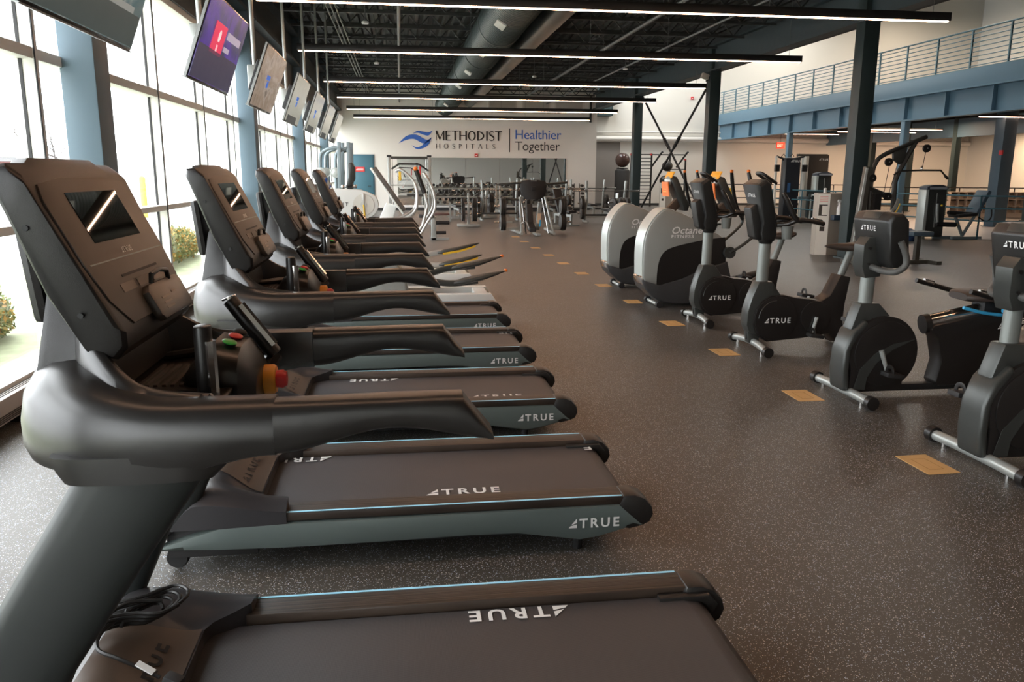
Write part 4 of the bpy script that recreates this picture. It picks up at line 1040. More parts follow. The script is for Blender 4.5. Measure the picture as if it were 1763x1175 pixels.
    for x, w, z0, z1 in ((.83, .10, .70, .75), (.87, .15, .69, .765), (1.0, .19, .685, .765), (1.15, .20, .685, .76), (1.28, .20, .69, .775)): r.append(superring(x, -w, w, z0, z1, 16, 3))
    MB().loft(r).build('seat', MT['saddle_brown_black'], t)
    b = MB(); r = []
    for z, w, x in ((.80, .15, 1.36), (.90, .20, 1.385), (1.05, .22, 1.42), (1.20, .20, 1.47), (1.28, .14, 1.49)): r.append([(x+(q.x-x), q.y, q.z) for q in [Vector((x+.028*math.cos(k*2*PI/14), w*math.sin(k*2*PI/14), z)) for k in range(14)]])
    b.loft(r); b.build('backrest', M_PAD, t)
    MB().tube(cr([(1.40, -.2, .78), (1.3, -.25, .80), (1.16, -.26, .86), (1.12, -.24, .98), (1.2, -.2, 1.06), (1.40, -.16, 1.1)], 5), .016, 8).build('side_loop', M_BLK, t)
    for s in (-1, 1):
        g = MB().tube(cr([(1.15, s*.12, .70), (1.0, s*.28, .72), (.85, s*.30, .76), (.70, s*.30, .80)], 4), .018, 10).build('side_handle', M_BLK, t)
        MB().tube([(.84, s*.30, .775), (.76, s*.30, .797)], .019, 10).build('grip_contact', M_CHR, g)
    MB().tube(cr([(.78, -.14, .66), (.92, -.15, .625), (1.10, -.15, .60), (1.18, -.13, .60)], 4), .012, 8).build('adjust_lever', mat('bright_blue_lever', (.05, .42, .75), .4), t)
    MB().box((1.12, -.16, .65), (.10, .03, .06)).build('lever_knob', MT['bright_blue_lever'], t, bevel=.012)
    return t
RB1 = recumbent(); RB1.location = (3.15, 5.30, 0); RB1['label'] = 'recumbent exercise bike wholly in view with blue adjusting lever'
RB2 = recumbent(.1); RB2.location = (3.15, 3.90, 0); RB2['label'] = 'recumbent exercise bike cut off by the right edge of the view'

# ================================================================ elliptical arc trainers
M_AGR = mat('arc_grey', (.30, .31, .29), .38, metal=.25); M_ALT = mat('arc_light', (.55, .59, .56), .32, metal=.3)
M_ADK = mat('arc_dark', (.045, .045, .046), .38)
def arc_trainer(light=False):
    t = thing('elliptical_trainer', '', 'elliptical', (0, 0, 0), 0, 'grey elliptical trainers at the right')
    MB().tube([(.08, -.20, .035), (.08, .20, .035)], .022, 10).build('front_axle', M_SIL, t)
    for s in (-1, 1): MB().lathe([(.01, -.03), (.04, -.03), (.04, .03), (.01, .03)], (.08, s*.23, .04), 'y', 16).build('transport_wheel', M_BLK2, t)
    top = cr([(-.115, .36, 0), (-.12, .70, 0), (-.085, .91, 0), (-.0, 1.06, 0), (.10, 1.155, 0), (.20, 1.165, 0), (.42, 1.09, 0), (.66, .95, 0), (.86, .83, 0), (.92, .66, 0), (.90, .45, 0)], 4)
    prof = [(p.x, p.y) for p in top]+[(.30, .30), (-.06, .25)]
    m = MB(); r = []
    for y, k in ((-.20, .93), (-.19, .985), (-.16, 1), (.16, 1), (.19, .985), (.20, .93)): r.append([(.35+(x-.35)*k, y, .6+(z-.6)*k) for x, z in prof])
    m.loft(r); m.build('shroud', M_AGR, t)
    strip_ = [(p.x, p.y) for p in top[:22]]
    m = MB(); r = []
    for x, z in strip_: 
        dx, dz = (.35-x), (.6-z); L = math.hypot(dx, dz); r.append([(x-dx/L*.008, -.165, z-dz/L*.008), (x-dx/L*.012, 0, z-dz/L*.012), (x-dx/L*.008, .165, z-dz/L*.008), (x+dx/L*.02, .165, z+dz/L*.02), (x+dx/L*.02, -.165, z+dz/L*.02)])
    m.loft(r); m.build('front_strip', M_ALT, t)
    for s in (-1, 1):
        pp = cr([(.05, .26, 0), (.05, .42, 0), (.07, .56, 0), (.12, .66, 0), (.22, .72, 0), (.42, .77, 0), (.64, .81, 0), (.88, .84, 0)], 4)
        m = MB(); m.prism([(p.x, p.y) for p in pp]+[(.90, .5), (.5, .3)], *sorted((s*.19, s*.204))); m.build('side_panel', M_SHR, t)
    low = [(-.13, .33), (-.09, .22), (.02, .12), (.12, .06), (.32, .035), (.95, .05), (1.02, .2), (.92, .55), (.62, .46), (.35, .34), (.08, .27)]
    m = MB(); r = []
    for y, k in ((-.225, .93), (-.21, 1), (.21, 1), (.225, .93)): r.append([(.4+(x-.4)*k, y, .25+(z-.25)*k) for x, z in low])
    m.loft(r); m.build('lower_shell', M_ADK, t, bevel=.01)
    m = MB(); m.loft([[(x, y, z) for x, z in ((-.14, .36), (-.10, .395), (.0, .30), (-.04, .24), (-.11, .27))] for y in (-.17, .17)]); m.build('chrome_chin', M_CHR, t, bevel=.012)
    MB().bb(.3, 1.75, -.17, .17, .03, .07).build('base_frame', M_IRON, t, bevel=.01)
    for s in (-1, 1):
        MB().bb(.55, 1.72, *sorted((s*.24, s*.30)), .03, .085).build('base_rail', M_IRON, t, bevel=.01)
        MB().cyl((1.6, s*.27, 0), (1.6, s*.27, .04), .025, 8).build('rubber_foot', M_BLK2, t)
        # pedal arm and foot plate
        lift = .10 if s < 0 else 0
        MB().tube(cr([(.62, s*.27, .55), (.85, s*.27, .30), (1.10, s*.22, .22+lift), (1.35, s*.22, .26+lift)], 5), .035, 8, flat=.6).build('pedal_arm', M_GM, t)
        r = []
        for x, w, z, th in ((1.05, .05, .25, .02), (1.12, .085, .255, .035), (1.3, .09, .29, .04), (1.45, .075, .335, .03), (1.54, .03, .365, .012)): r.append(superring(x, s*.22-w, s*.22+w, z+lift-th/2, z+lift+th, 12, 3))
        p = MB().loft(r).build('foot_pedal', M_IRON, t)
        MB().sphere((1.55, s*.22, .375+lift), .018, 8).build('pedal_tip', M_ORG, p)
        MB().lathe([(.01, -.03), (.07, -.03), (.07, .03), (.01, .03)], (.92, s*.25, .66), 'y', 18).build('pivot_hub', M_GM, t)
        MB().tube(cr([(.92, s*.28, .66), (1.10, s*.30, .78), (1.28, s*.30, .95), (1.30, s*.29, 1.08)], 6), .018, 8).build('swing_arm', M_GM, t)
        g = MB().tube(cr([(1.30, s*.29, 1.02), (1.20, s*.29, 1.20), (1.14, s*.28, 1.42), (1.10, s*.25, 1.60)], 5), [.024]*14+[.022, .02], 10).build('moving_handle', M_BLK, t)
        MB().sphere((1.10, s*.25, 1.615), .023, 10).build('handle_tip', M_ORG, g)
    MB().loft([[(.62, -.05, .95), (.74, -.05, .90), (.74, .05, .90), (.62, .05, .95)], [(.93, -.05, 1.28), (1.0, -.05, 1.18), (1.0, .05, 1.18), (.93, .05, 1.28)]]).build('console_mast', mat('brown_mast', (.085, .055, .038), .4), t, bevel=.015)
    r = []
    for y, k in ((-.15, .8), (-.13, 1), (.13, 1), (.15, .8)):
        r.append([(.92+(x-.92)*k, y, 1.30+(z-1.30)*k) for x, z in ((.76, 1.50), (.80, 1.555), (.86, 1.54), (1.06, 1.15), (1.04, 1.07), (.98, 1.07))])
    MB().loft(r).build('console_shell', M_GM, t, bevel=.012)
    m = MB(); m.sphere((.80, 0, 1.49), .1, 14, (.7, 1.45, .62)); m.build('console_dome', M_ALT, t)
    m = MB(); m.box((.742, 0, 1.37), (.012, .28, .20), (0, -.12, 0)); c = m.build('orange_card', mat('orange_notice', (.95, .22, .03), .5), t)
    for k in range(3): MB().box((.737, .02, 1.405-k*.035), (.003, .14, .010), (0, -.12, 0)).build('card_print', mat('notice_print_yellow', (.95, .55, .12), .5), c)
    m = MB(); m.box((.795, 0, 1.565), (.012, .30, .10), (0, .5, 0)); m.build('orange_card', mat('orange_yellow_notice', (.95, .42, .03), .5), t, bevel=.003)
    text('Octane', M_LOGO, (.20, -.2065, .885), X_, Z_, .115, t, offset=.0015, shear=.25, sx=1.12); text('FITNESS', M_LOGO, (.205, -.2065, .835), X_, Z_, .05, t, offset=.001, sx=1.3, spacing=1.25)
    return t
AT = arc_trainer(); AT.location = (2.97, 9.50, 0); AT['label'] = 'nearer grey elliptical trainer with orange notice, behind the upright bikes'
dup(AT, (2.97, 11.2, 0), label='farther grey elliptical trainer with orange notice, partly hidden by its neighbour')
# pale ellipticals past the treadmills
M_PW = mat('pearl_white_paint', (.72, .73, .70), .35); M_PS = mat('pearl_silver', (.55, .54, .51), .3, metal=.5)
def pale_elliptical(yellow):
    t = thing('elliptical_trainer', '', 'elliptical', (0, 0, 0), 0)
    for s in (-1, 1):
        MB().prism([(-.9, .02), (1.12, .02), (1.05, .13), (-.85, .13)], *sorted((s*.26, s*.40))).build('base_rail', M_PW, t, bevel=.012)
    MB().bb(.86, 1.02, -.26, .26, .03, .12).build('rear_cross_bar', M_PW, t, bevel=.008)
    m = MB(); m.prism([(-1.0, .06), (-1.0, .55), (-.86, .80), (-.55, .86), (-.2, .62), (.02, .35), (.05, .06)], -.24, .24); m.build('shroud', M_AGR, t, bevel=.05, seg=3)
    for s in (-1, 1):
        lift = (.14 if s > 0 else 0)
        MB().tube(cr([(-.15, s*.2, .40), (.2, s*.2, .30), (.55, s*.2, .24+lift), (.9, s*.2, .27+lift)], 5), .04, 8, flat=.6).build('pedal_arm', M_PS if yellow else M_GM, t)
        r = []
        for x, w, z, th in ((.60, .05, .24, .02), (.70, .09, .25, .05), (.95, .10, .30, .05), (1.12, .08, .35, .035), (1.24, .03, .385, .012)): r.append(superring(x, s*.2-w, s*.2+w, z+lift-th/2, z+lift+th, 12, 3))
        p = MB().loft(r).build('foot_pedal', M_GM, t)
        if yellow: MB().loft([[(x, s*.2+q*w, z+lift) for q in (-1, 1)]+[(x, s*.2+q*w, z+lift-.03) for q in (1, -1)] for x, w, z in ((.68, .092, .25), (.95, .103, .295), (1.18, .055, .36))]).build('yellow_edge', M_YEL, p)
        else: MB().sphere((1.25, s*.2, .395+lift), .024, 8).build('pedal_tip', M_ORG, p)
    return t
PE = pale_elliptical(False); PE.location = (0.03, 10.15, 0); PE['label'] = 'white based elliptical with grey pedals just past the farthest treadmill'
PW = pale_elliptical(True); PW.location = (-.06, 12.2, 0); PW['label'] = 'white elliptical with yellow edged pedals and tall curved silver handles'
for t, dx in ((PW, 0),):
    for s in (-1, 1):
        MB().tube(cr([(-.35, s*.28, .75), (.20, s*.30, .98), (.30, s*.30, 1.2), (.26, s*.28, 1.45), (.08, s*.25, 1.62), (.0, s*.22, 1.60)], 5), .022, 10).build('fixed_handle', M_PS, t)
        g = MB().tube(cr([(.28, s*.36, .62), (.42, s*.36, .85), (.55, s*.36, 1.08), (.52, s*.35, 1.35), (.40, s*.33, 1.58)], 5), [.020]*18+[.026, .03, .018], 10).build('moving_handle', M_PS, t)
        MB().sphere((.26, s*.36, .60), .035, 10).build('red_knob', M_RED, g)
    o = MB().box((-.13, 0, 1.32), (.03, .46, .80), (0, -.60, 0)).build('console_panel', M_PW, t, bevel=.012)
    MB().box((-.095, 0, 1.345), (.05, .44, .74), (0, -.60, 0)).build('panel_face', M_BRN, o, bevel=.004)
    MB().prism([(-.42, .55), (-.15, 1.15), (0, 1.10), (-.15, .55)], -.16, .16).build('mast', M_PW, t, bevel=.03)
g = MB().tube([(.30, .1, 1.62), (.42, .1, 1.28)], .035, 10, flat=.5).build('center_grip', M_BLK, PW); MB().sphere((.29, .1, 1.64), .035, 10).build('grip_tip', M_ORG, g)
MB().tube([(.42, .1, 1.28), (.46, .1, 1.1), (.38, .1, .8)], .022, 8).build('center_arm', M_PS, PW)
# ================================================================ free weights and machines at the back
M_STL = mat('machine_silver', (.40, .42, .40), .35, metal=.5)
M_PLT = mat('weight_plate_iron', (.050, .045, .040), .45, metal=.4)
M_BGR = mat('machine_blue_grey', (.22, .27, .29), .4, metal=.3)
M_BPD = mat('blue_grey_pad', (.075, .115, .15), .5)
M_DKF = mat('dark_frame', (.045, .046, .042), .42, metal=.3)
def plate(par, c, r, w, ax='x', mm=None, name='weight_plate'):
    return MB().lathe([(.025, -w/2), (r*.55, -w/2), (r*.62, -w/2+.006), (r*.88, -w/2+.006), (r*.92, -w/2), (r, -w/2+.004), (r, w/2-.004), (r*.92, w/2), (r*.88, w/2-.006), (r*.62, w/2-.006), (r*.55, w/2), (.025, w/2)], c, ax, 22).build(name, mm or M_PLT, par)
# --- plate tree
def plate_tree(loc, rz, lbl):
    t = thing('plate_tree', lbl, 'weight rack', loc, rz)
    MB().prism([(-.04, .03), (.04, .03), (.025, 1.0), (-.02, 1.0)], -.05, .05).build('mast', M_STL, t, bevel=.01)
    MB().bb(-.33, .33, .10, .18, .02, .09).build('foot_bar', M_STL, t, bevel=.01); MB().bb(-.33, .33, -.24, -.16, .02, .09).build('foot_bar', M_STL, t, bevel=.01); MB().bb(-.05, .05, -.2, .14, .03, .08).build('base_bar', M_STL, t)
    for s in (-1, 1):
        for z, r in ((.38, .22), (.70, .16)):
            p = MB().cyl((0, 0, z), (s*.36, 0, z+.01), .022, 10).build('peg', M_CHR, t)
            for k in range(3 if s > 0 else 2): plate(p, (s*(.13+.05*k), 0, z), r-(.0 if s > 0 else .01*k), .042)
    return t
pt = plate_tree((2.0, 24.35, 0), 0, 'silver plate tree standing alone left of the leg press')
# --- leg press, plate loaded
t = thing('leg_press', 'big plate loaded leg press with wide black back panel, centre of the floor', 'leg press', (3.5, 21.6, 0))
for s in (-1, 1):
    MB().tube([(s*.42, -.9, .06), (s*.50, .9, .06)], .04, 8).build('base_rail', M_STL, t)
    MB().tube([(s*.42, -.85, .06), (s*.34, .0, .95)], .035, 8).build('slant_rail', M_STL, t)
    MB().tube([(s*.30, -.80, .05), (s*.28, .2, 1.0)], .022, 8).build('guide_rod', M_CHR, t)
    MB().bb(*sorted((s*.78, s*.86)), -.1, .0, .06, .95).build('side_post', M_STL, t, bevel=.01)
    MB().tube([(s*.30, .0, .88), (s*.62, -.05, .90), (s*.88, -.05, .96)], .03, 8).build('loading_arm', M_DKF, t)
    MB().bb(*sorted((s*.38, s*.88)), -.08, .0, .10, .17).build('cross_bar', M_STL, t, bevel=.008)
    for z in (.30, .72):
        p = MB().cyl((s*.86, -.05, z), (s*1.05, -.05, z), .022, 10).build('peg', M_CHR, t)
        for k in range(3): plate(p, (s*(.76+.05*k), -.05, z), .22, .045)
r = []
for z, w, y in ((.90, .20, -.15), (1.0, .31, -.14), (1.15, .355, -.12), (1.33, .36, -.10), (1.39, .30, -.09), (1.41, .15, -.09)): r.append([(w*math.cos(k*2*PI/24), y+.03*math.sin(k*2*PI/24)+.05*(math.cos(k*2*PI/24)**2), z) for k in range(24)])
MB().loft(r).build('back_panel', M_BLK2, t)
MB().bb(-.06, .06, -.20, -.14, 1.14, 1.24).build('panel_badge', M_BLK, t, bevel=.005); MB().tube([(-.08, -.13, 1.385), (.08, -.13, 1.385)], .012, 6).build('panel_handle', M_CHR, t)
MB().tube([(-.9, .15, 1.28), (-.4, -.05, 1.33), (-.3, -.05, 1.33)], .03, 8).build('upper_arm_bar', M_DKF, t); MB().tube([(.95, .15, 1.34), (.4, -.05, 1.30), (.3, -.05, 1.30)], .03, 8).build('upper_arm_bar', M_DKF, t)
MB().prism([(-.95, .10), (-.55, .12), (-.35, .30), (-.22, .62), (-.30, .80), (-.40, .66), (-.52, .32), (-.95, .2)], -.22, -.06, 'x').build('seat', M_PAD, t, bevel=.02)
MB().bb(-.10, .02, -1.25, -.6, .02, .08).build('front_foot', M_STL, t, bevel=.01)
MB().box((.02, -.85, .50), (.11, .05, .80), (.45, 0, .05)).build('seat_column', M_STL, t, bevel=.01)
MB().box((.0, -1.05, .45), (.09, .02, .26), (.3, 0, 0)).build('warning_label', mat('label_orange_white', (.80, .55, .35), .5), t); MB().box((.03, -1.02, .33), (.035, .02, .18), (.3, 0, 0)).build('blue_label', mat('label_blue', (.06, .42, .75), .5), t)
MB().tube([(-.42, -.75, .3), (-.34, -.8, .38), (-.28, -.8, .36), (-.22, -.85, .15)], .014, 6).build('side_handle', M_CHR, t)
# --- barbell benches
def barbell_rack(loc, rz, lbl, bar=True, w=.66):
    t = thing('bench_press', lbl, 'bench', loc, rz)
    for s in (-1, 1):
        MB().tube([(s*w, .35, .03), (s*(w-.04), .15, .7), (s*w, .12, 1.35)], .04, 8).build('upright', M_STL, t)
        MB().tube([(s*w, .5, .04), (s*w, -.2, .04)], .035, 8).build('foot_bar', M_STL, t)
        for z in (.30, .62):
            p = MB().cyl((s*w, .2, z), (s*(w+.26), .2, z), .02, 8).build('peg', M_CHR, t)
            plate(p, (s*(w+.07), .2, z), .19, .05); plate(p, (s*(w+.13), .2, z), .19, .05)
    MB().bb(-w, w, .12, .2, .22, .28).build('cross_bar', M_DKF, t, bevel=.008)
    MB().bb(-.13, .13, -1.0, .25, .40, .47).build('bench_pad', M_PAD, t, bevel=.02)
    MB().bb(-.04, .04, -1.0, .2, .30, .37).build('spine', M_STL, t); MB().bb(-.28, .28, -1.02, -.94, .0, .06).build('front_foot', M_STL, t); MB().bb(-.035, .035, -1.02, -.95, .05, .35).build('front_post', M_STL, t)
    if bar:
        b = thing('barbell', lbl.replace('bench press', 'bare steel barbell resting on the bench press'), 'barbell', (loc[0], loc[1]+.05, 1.03), rz)
        MB().cyl((-1.1, 0, 0), (1.1, 0, 0), .015, 10).build('shaft', M_CHR, b)
        for s in (-1, 1): MB().cyl((s*.70, 0, 0), (s*1.1, 0, 0), .026, 10).build('sleeve', M_CHR, b); MB().cyl((s*.67, 0, 0), (s*.70, 0, 0), .05, 12).build('collar', M_IRON, b)
    return t
barbell_rack((6.65, 26.0, 0), 0, 'bench press with silver uprights right of the mirror')
barbell_rack((7.1, 30.6, 0), 0, 'bench press standing before the far dark column')
barbell_rack((3.3, 27.2, 0), 0, 'bench press behind the leg press, left of it', w=.6)
barbell_rack((5.3, 29.0, 0), 0, 'bench press behind the leg press, right of it')
t2 = plate_tree((6.62, 24.6, 0), .5, 'silver plate tree in front of the right hand bench press'); t3 = plate_tree((3.0, 28.9, 0), .2, 'plate tree between the dumbbell racks and the left bench press')
for (x, y, rz, lb) in ((2.0, 29.3, .1, 'flat black bench standing left before the dumbbell rack'), (4.3, 30.3, -.1, 'adjustable bench with raised back before the dumbbell rack'), (5.0, 24.9, .3, 'adjustable bench behind the leg press at its right')):
    t = thing('weight_bench', lb, 'bench', (x, y, 0), rz)
    MB().bb(-.14, .14, -.6, .0, .40, .47).build('seat_pad', M_PAD, t, bevel=.02)
    up_ = 'raised' in lb or 'behind' in lb
    if up_: MB().box((0, .28, .74), (.28, .07, .80), (-.5, 0, 0)).build('back_pad', M_PAD, t, bevel=.02); MB().tube([(0, .2, .1), (0, .35, .75)], .03, 8).build('back_strut', M_STL, t)
    else: MB().bb(-.14, .14, .03, .6, .40, .47).build('back_pad', M_PAD, t, bevel=.02)
    MB().bb(-.035, .035, -.55, .55, .28, .35).build('spine', M_STL, t)
    for yy in (-.5, .5): MB().bb(-.28, .28, yy-.03, yy+.03, 0, .05).build('foot_bar', M_STL, t); MB().bb(-.03, .03, yy-.03, yy+.03, .05, .3).build('post', M_STL, t)
# --- dumbbell racks with dumbbells
def dumbbell(loc, r, rz=0):
    t = thing('dumbbell', '', 'dumbbell', loc, rz, 'black dumbbells on the racks before the mirror')
    MB().cyl((0, -.07, 0), (0, .07, 0), .016, 8).build('handle', M_CHR, t)
    for s in (-1, 1): MB().lathe([(.01, -.045), (r*.8, -.045), (r, -.03), (r, .03), (r*.8, .045), (.01, .045)], (0, s*.11, 0), 'y', 12).build('head', M_PLT, t)
    return t
db = None; n = 0
for ri, (x0, x1, y, lb) in enumerate(((1.0, 3.95, 33.6, 'three tier dumbbell rack before the mirror, left one'), (4.1, 7.0, 33.6, 'three tier dumbbell rack before the mirror, right one'))):
    t = thing('dumbbell_rack', lb, 'rack', (x0, y, 0)); L = x1-x0
    for xx in (0, L): MB().prism([(-.35, .0), (.35, 0), (.35, .06), (.28, .10), (.30, 1.12), (.22, 1.12), (.14, .12), (-.35, .06)], xx-.04, xx+.04, 'x').build('end_frame', M_STL, t, bevel=.01)
    for z, yy in ((.30, -.12), (.62, .0), (.95, .12)):
        for q in (-.09, .09): MB().box((L/2, yy+q, z), (L, .05, .04), (.25, 0, 0)).build('shelf_rail', M_STL, t)
        for k in range(10):
            px_ = x0+.22+k*(L-.44)/9; rr = .055+.004*((k+ri*3) % 6)
            if db is None: db = dumbbell((px_, y+yy, z+.045+rr), rr); d = db
            else: d = dup(db, (px_, y+yy, z+.045+rr)); d.scale = (rr/.055,)*3
            d['label'] = 'black round headed dumbbell on the '+{.30: 'lowest', .62: 'middle', .95: 'top'}[z]+' tier of the '+('left' if ri == 0 else 'right')+' dumbbell rack'
            d['group'] = 'black dumbbells on the racks before the mirror'
# vertical hex dumbbell tree
t = thing('dumbbell_tree', 'slim upright tree of small dumbbells against the wall right of the mirror', 'rack', (7.6, 34.9, 0))
for s in (-1, 1): MB().tube([(s*.14, 0, .05), (s*.11, .1, 1.15)], .02, 8).build('upright', M_IRON, t)
MB().bb(-.25, .25, -.2, .2, 0, .05).build('base', M_IRON, t)
d0 = None
for s in (-1, 1):
    for k in range(6):
        pos = (7.6+s*(.26-.01*k), 34.82+.02*k, .24+.165*k)
        if d0 is None: d0 = thing('hex_dumbbell', '', 'dumbbell', pos); MB().cyl((0, -.05, 0), (0, .05, 0), .013, 8).build('handle', M_CHR, d0); [MB().lathe([(.005, -.04), (.065, -.04), (.065, .04), (.005, .04)], (0, q*.09, 0), 'y', 6).build('head', M_PLT, d0) for q in (-1, 1)]; d = d0
        else: d = dup(d0, pos)
        d['label'] = 'small black dumbbell on the '+('left' if s < 0 else 'right')+' side of the slim tree, '+['lowest', 'second from the bottom', 'third from the bottom', 'third from the top', 'second from the top', 'topmost'][k]; d['group'] = 'small dumbbells on the slim tree'
# --- rack frame on the left with hanging straps
t = thing('pull_up_rack', 'tall silver cable frame with yellow and red straps left of the mirror', 'weight rack', (.30, 26.0, 0))
for s in (-1, 1):
    MB().bb(s*.62-.05, s*.62+.05, -.05, .05, 0, 2.08).build('post', M_STL, t, bevel=.01); MB().bb(s*.62-.07, s*.62+.07, -.07, .07, 2.06, 2.12).build('post_cap', M_IRON, t, bevel=.01)
    MB().bb(s*.62-.06, s*.62+.06, -.6, .6, 0, .06).build('foot_bar', M_STL, t); MB().cyl((s*.52, -.05, .1), (s*.52, -.05, 2.0), .012, 6).build('guide_rod', M_CHR, t)
MB().bb(-.62, .62, -.04, .04, 2.0, 2.08).build('top_bar', M_DKF, t); MB().tube([(-.55, -.1, 1.70), (-.3, -.15, 1.86), (.3, -.15, 1.84), (.58, -.1, 1.65)], .03, 8).build('pull_up_bar', M_DKF, t)
MB().bb(-.60, .60, -.02, .02, 1.18, 1.22).build('mid_bar', M_CHR, t)
MB().bb(-.34, -.26, -.16, -.13, 1.35, 1.62).build('yellow_strap', M_YEL, t, bevel=.01); MB().bb(.30, .35, -.16, -.13, 1.45, 1.78).build('red_strap', M_RED, t, bevel=.008); MB().cyl((-.3, -.15, 1.6), (-.3, -.15, 1.82), .006, 5).build('cord', M_IRON, t)
MB().bb(-.1, .5, -.4, -.1, .86, .94).build('shelf_tray', M_DKF, t)
t = thing('glute_machine', 'silver machine base with round foam rollers just past the white elliptical', 'machine', (.78, 19.8, 0))
MB().bb(-.06, .06, -.05, .05, .03, .55).build('post', M_STL, t, bevel=.01); MB().bb(-.1, .36, -.2, -.12, .0, .05).build('foot_bar', M_STL, t); MB().bb(-.05, .05, -.2, .5, .0, .06).build('base_bar', M_STL, t)
MB().cyl((.06, 0, .40), (.38, 0, .40), .045, 12).build('foam_roller', M_BLK2, t); MB().cyl((.06, 0, .16), (.30, 0, .16), .04, 12).build('foam_roller', M_BLK2, t); MB().bb(-.35, .02, -.12, .12, .52, .60).build('seat_pad', M_PAD, t, bevel=.02)
t = thing('low_bench', 'low brown bench with silver legs left of the plate tree', 'bench', (1.35, 27.4, 0)); MB().bb(-.25, .25, -.3, .3, .2, .27).build('seat_pad', mat('brown_vinyl', (.12, .06, .05), .5), t, bevel=.02)
for s in (-1, 1): MB().bb(s*.27-.03, s*.27+.03, -.28, -.22, 0, .62 if s > 0 else .2).build('leg', M_STL, t)
# --- converging machine with bent arms
t = thing('converging_press', 'plate loaded press with tall bent grey arms in the far left corner', 'press machine', (-1.9, 26.0, 0))
for i, (dx, dy) in enumerate(((0, 0), (.12, .5), (.45, .1), (.55, .6))):
    MB().tube(cr([(-.52+dx, dy, .9), (-.52+dx, dy, 1.95), (-.42+dx, dy, 2.2), (-.15+dx, dy, 2.32), (.05+dx*.5, dy, 2.32)], 5), .05, 10).build('bent_arm', M_BGR, t)
    a = plate(t, (-.52+dx, dy-.08, 1.58), .16, .06, 'y', M_STL, 'pivot_plate'); plate(t, (-.50+dx, dy-.08, .98), .10, .05, 'y', M_STL, 'pivot_plate')
    MB().box((.05+dx*.62, dy, 1.75), (.11, .08, 1.5), (0, .02, 0)).build('upright', M_BGR, t, bevel=.01)
    MB().sphere((.14+dx*.62, dy-.05, 1.15), .07, 10).build('bumper', M_CHR, t)
MB().bb(-.6, .7, -.1, .7, .0, .08).build('base', M_BGR, t, bevel=.01); MB().bb(-.1, .2, .1, .5, .08, .9).build('pedestal', M_BGR, t, bevel=.01); MB().bb(-.57, -.47, -.05, .05, .08, .95).build('post', M_BGR, t); MB().bb(.35, .45, .2, .3, .08, 1.2).build('post', M_BGR, t)
# --- white arm ergometer
t = thing('arm_ergometer', 'white seated ergometer with a round wheel and red lettering behind the treadmills', 'ergometer', (-.80, 16.0, 0))
out = [(-1.0, 1.30), (-.4, 1.28), (.05, 1.26), (.22, 1.20)]+[(.12+.26*math.cos(a), .98+.26*math.sin(a)) for a in [.7-2.6*k/12 for k in range(13)]]+[(-.5, .72), (-1.0, .75)]
MB().prism(out, -.12, .12).build('housing', M_PW, t, bevel=.02)
for q, mm in ((.20, mat('wheel_ivory', (.62, .60, .54), .4)), (.06, M_PS)):
    m = MB(); disc(m, .10, .98, q, -.15 if q < .1 else -.135, -.12); m.build('wheel_cover', mm, t)
MB().box((.10, -.15, 1.08), (.05, .02, .24)).build('crank', M_PS, t, bevel=.006)
MB().bb(-.62, -.38, -.125, -.12, .93, 1.05).build('red_badge', M_RED, t); text('SCI', M_WHT, (-.60, -.127, .955), X_, Z_, .10, t, offset=.002); text('FIT', INK, (-.37, -.127, .955), X_, Z_, .10, t, offset=.001, spacing=1.5)
MB().bb(-.5, .2, -.25, .25, 0, .08).build('base', M_IRON, t, bevel=.01); MB().bb(-.3, .0, -.08, .08, .08, .75).build('pedestal', M_PW, t, bevel=.01)
MB().prism([(-.22, 1.32), (-.12, 1.34), (-.05, 1.45), (-.04, 1.68), (-.10, 1.78), (-.17, 1.74), (-.17, 1.5)], -.13, .13).build('console', M_GM, t, bevel=.02); MB().bb(-.2, -.1, -.03, .03, 1.25, 1.36).build('console_stem', M_IRON, t)
MB().box((.30, -.1, .72), (.22, .10, .05)).build('pedal', M_BLK2, t, bevel=.01); MB().cyl((.12, -.16, .72), (.10, -.16, .98), .015, 6).build('pedal_arm', M_YEL, t)

# ================================================================ recess with rig, ball, bag
t = thing('stall_bar_rig', 'black stall bar rig with rungs and red clamps on the far wall', 'rig', (11.2, 39.2, 0))
for x in (0, 1.02, 1.95, 2.75): MB().bb(x-.035, x+.035, -.035, .035, 0, 2.55 if x < 2 else 2.3).build('post', M_IRON, t)
for k in range(13): MB().cyl((0, 0, .35+k*.165), (1.02, 0, .35+k*.165), .018, 6).build('rung', M_IRON, t)
for x in (0, .98, 2.72): MB().bb(x-.05, x+.05, -.05, .03, 2.46 if x < 2 else 2.24, 2.54 if x < 2 else 2.30).build('red_clamp', M_RED, t)
MB().cyl((0, 0, 2.5), (2.75, 0, 2.5), .025, 6).build('top_bar', M_IRON, t); MB().cyl((1.9, 0, 1.8), (2.75, 0, 1.8), .02, 6).build('shelf_bar', M_IRON, t)
for x in (1.02, 2.3): MB().tube([(x, 0, 1.9), (x+.35, -.5, 2.6), (x+.4, -.5, 2.62)], .05, 6).build('slant_arm', M_IRON, t)
for (x, z, r, lb) in ((12.9, 1.95, .26, 'grey exercise ball held on the black rig'), (12.8, 1.25, .26, 'black exercise ball on the lower shelf of the rig')):
    o = MB().sphere((0, 0, 0), r, 20).build('exercise_ball', M_BLK if 'black' in lb else M_IRON); o.location = (x, 38.8, z); tag(o, lb, 'ball')
t = thing('ball_stand', 'tall black padded stand carrying a dark brown ball in the recess', 'stand', (10.6, 38.6, 0))
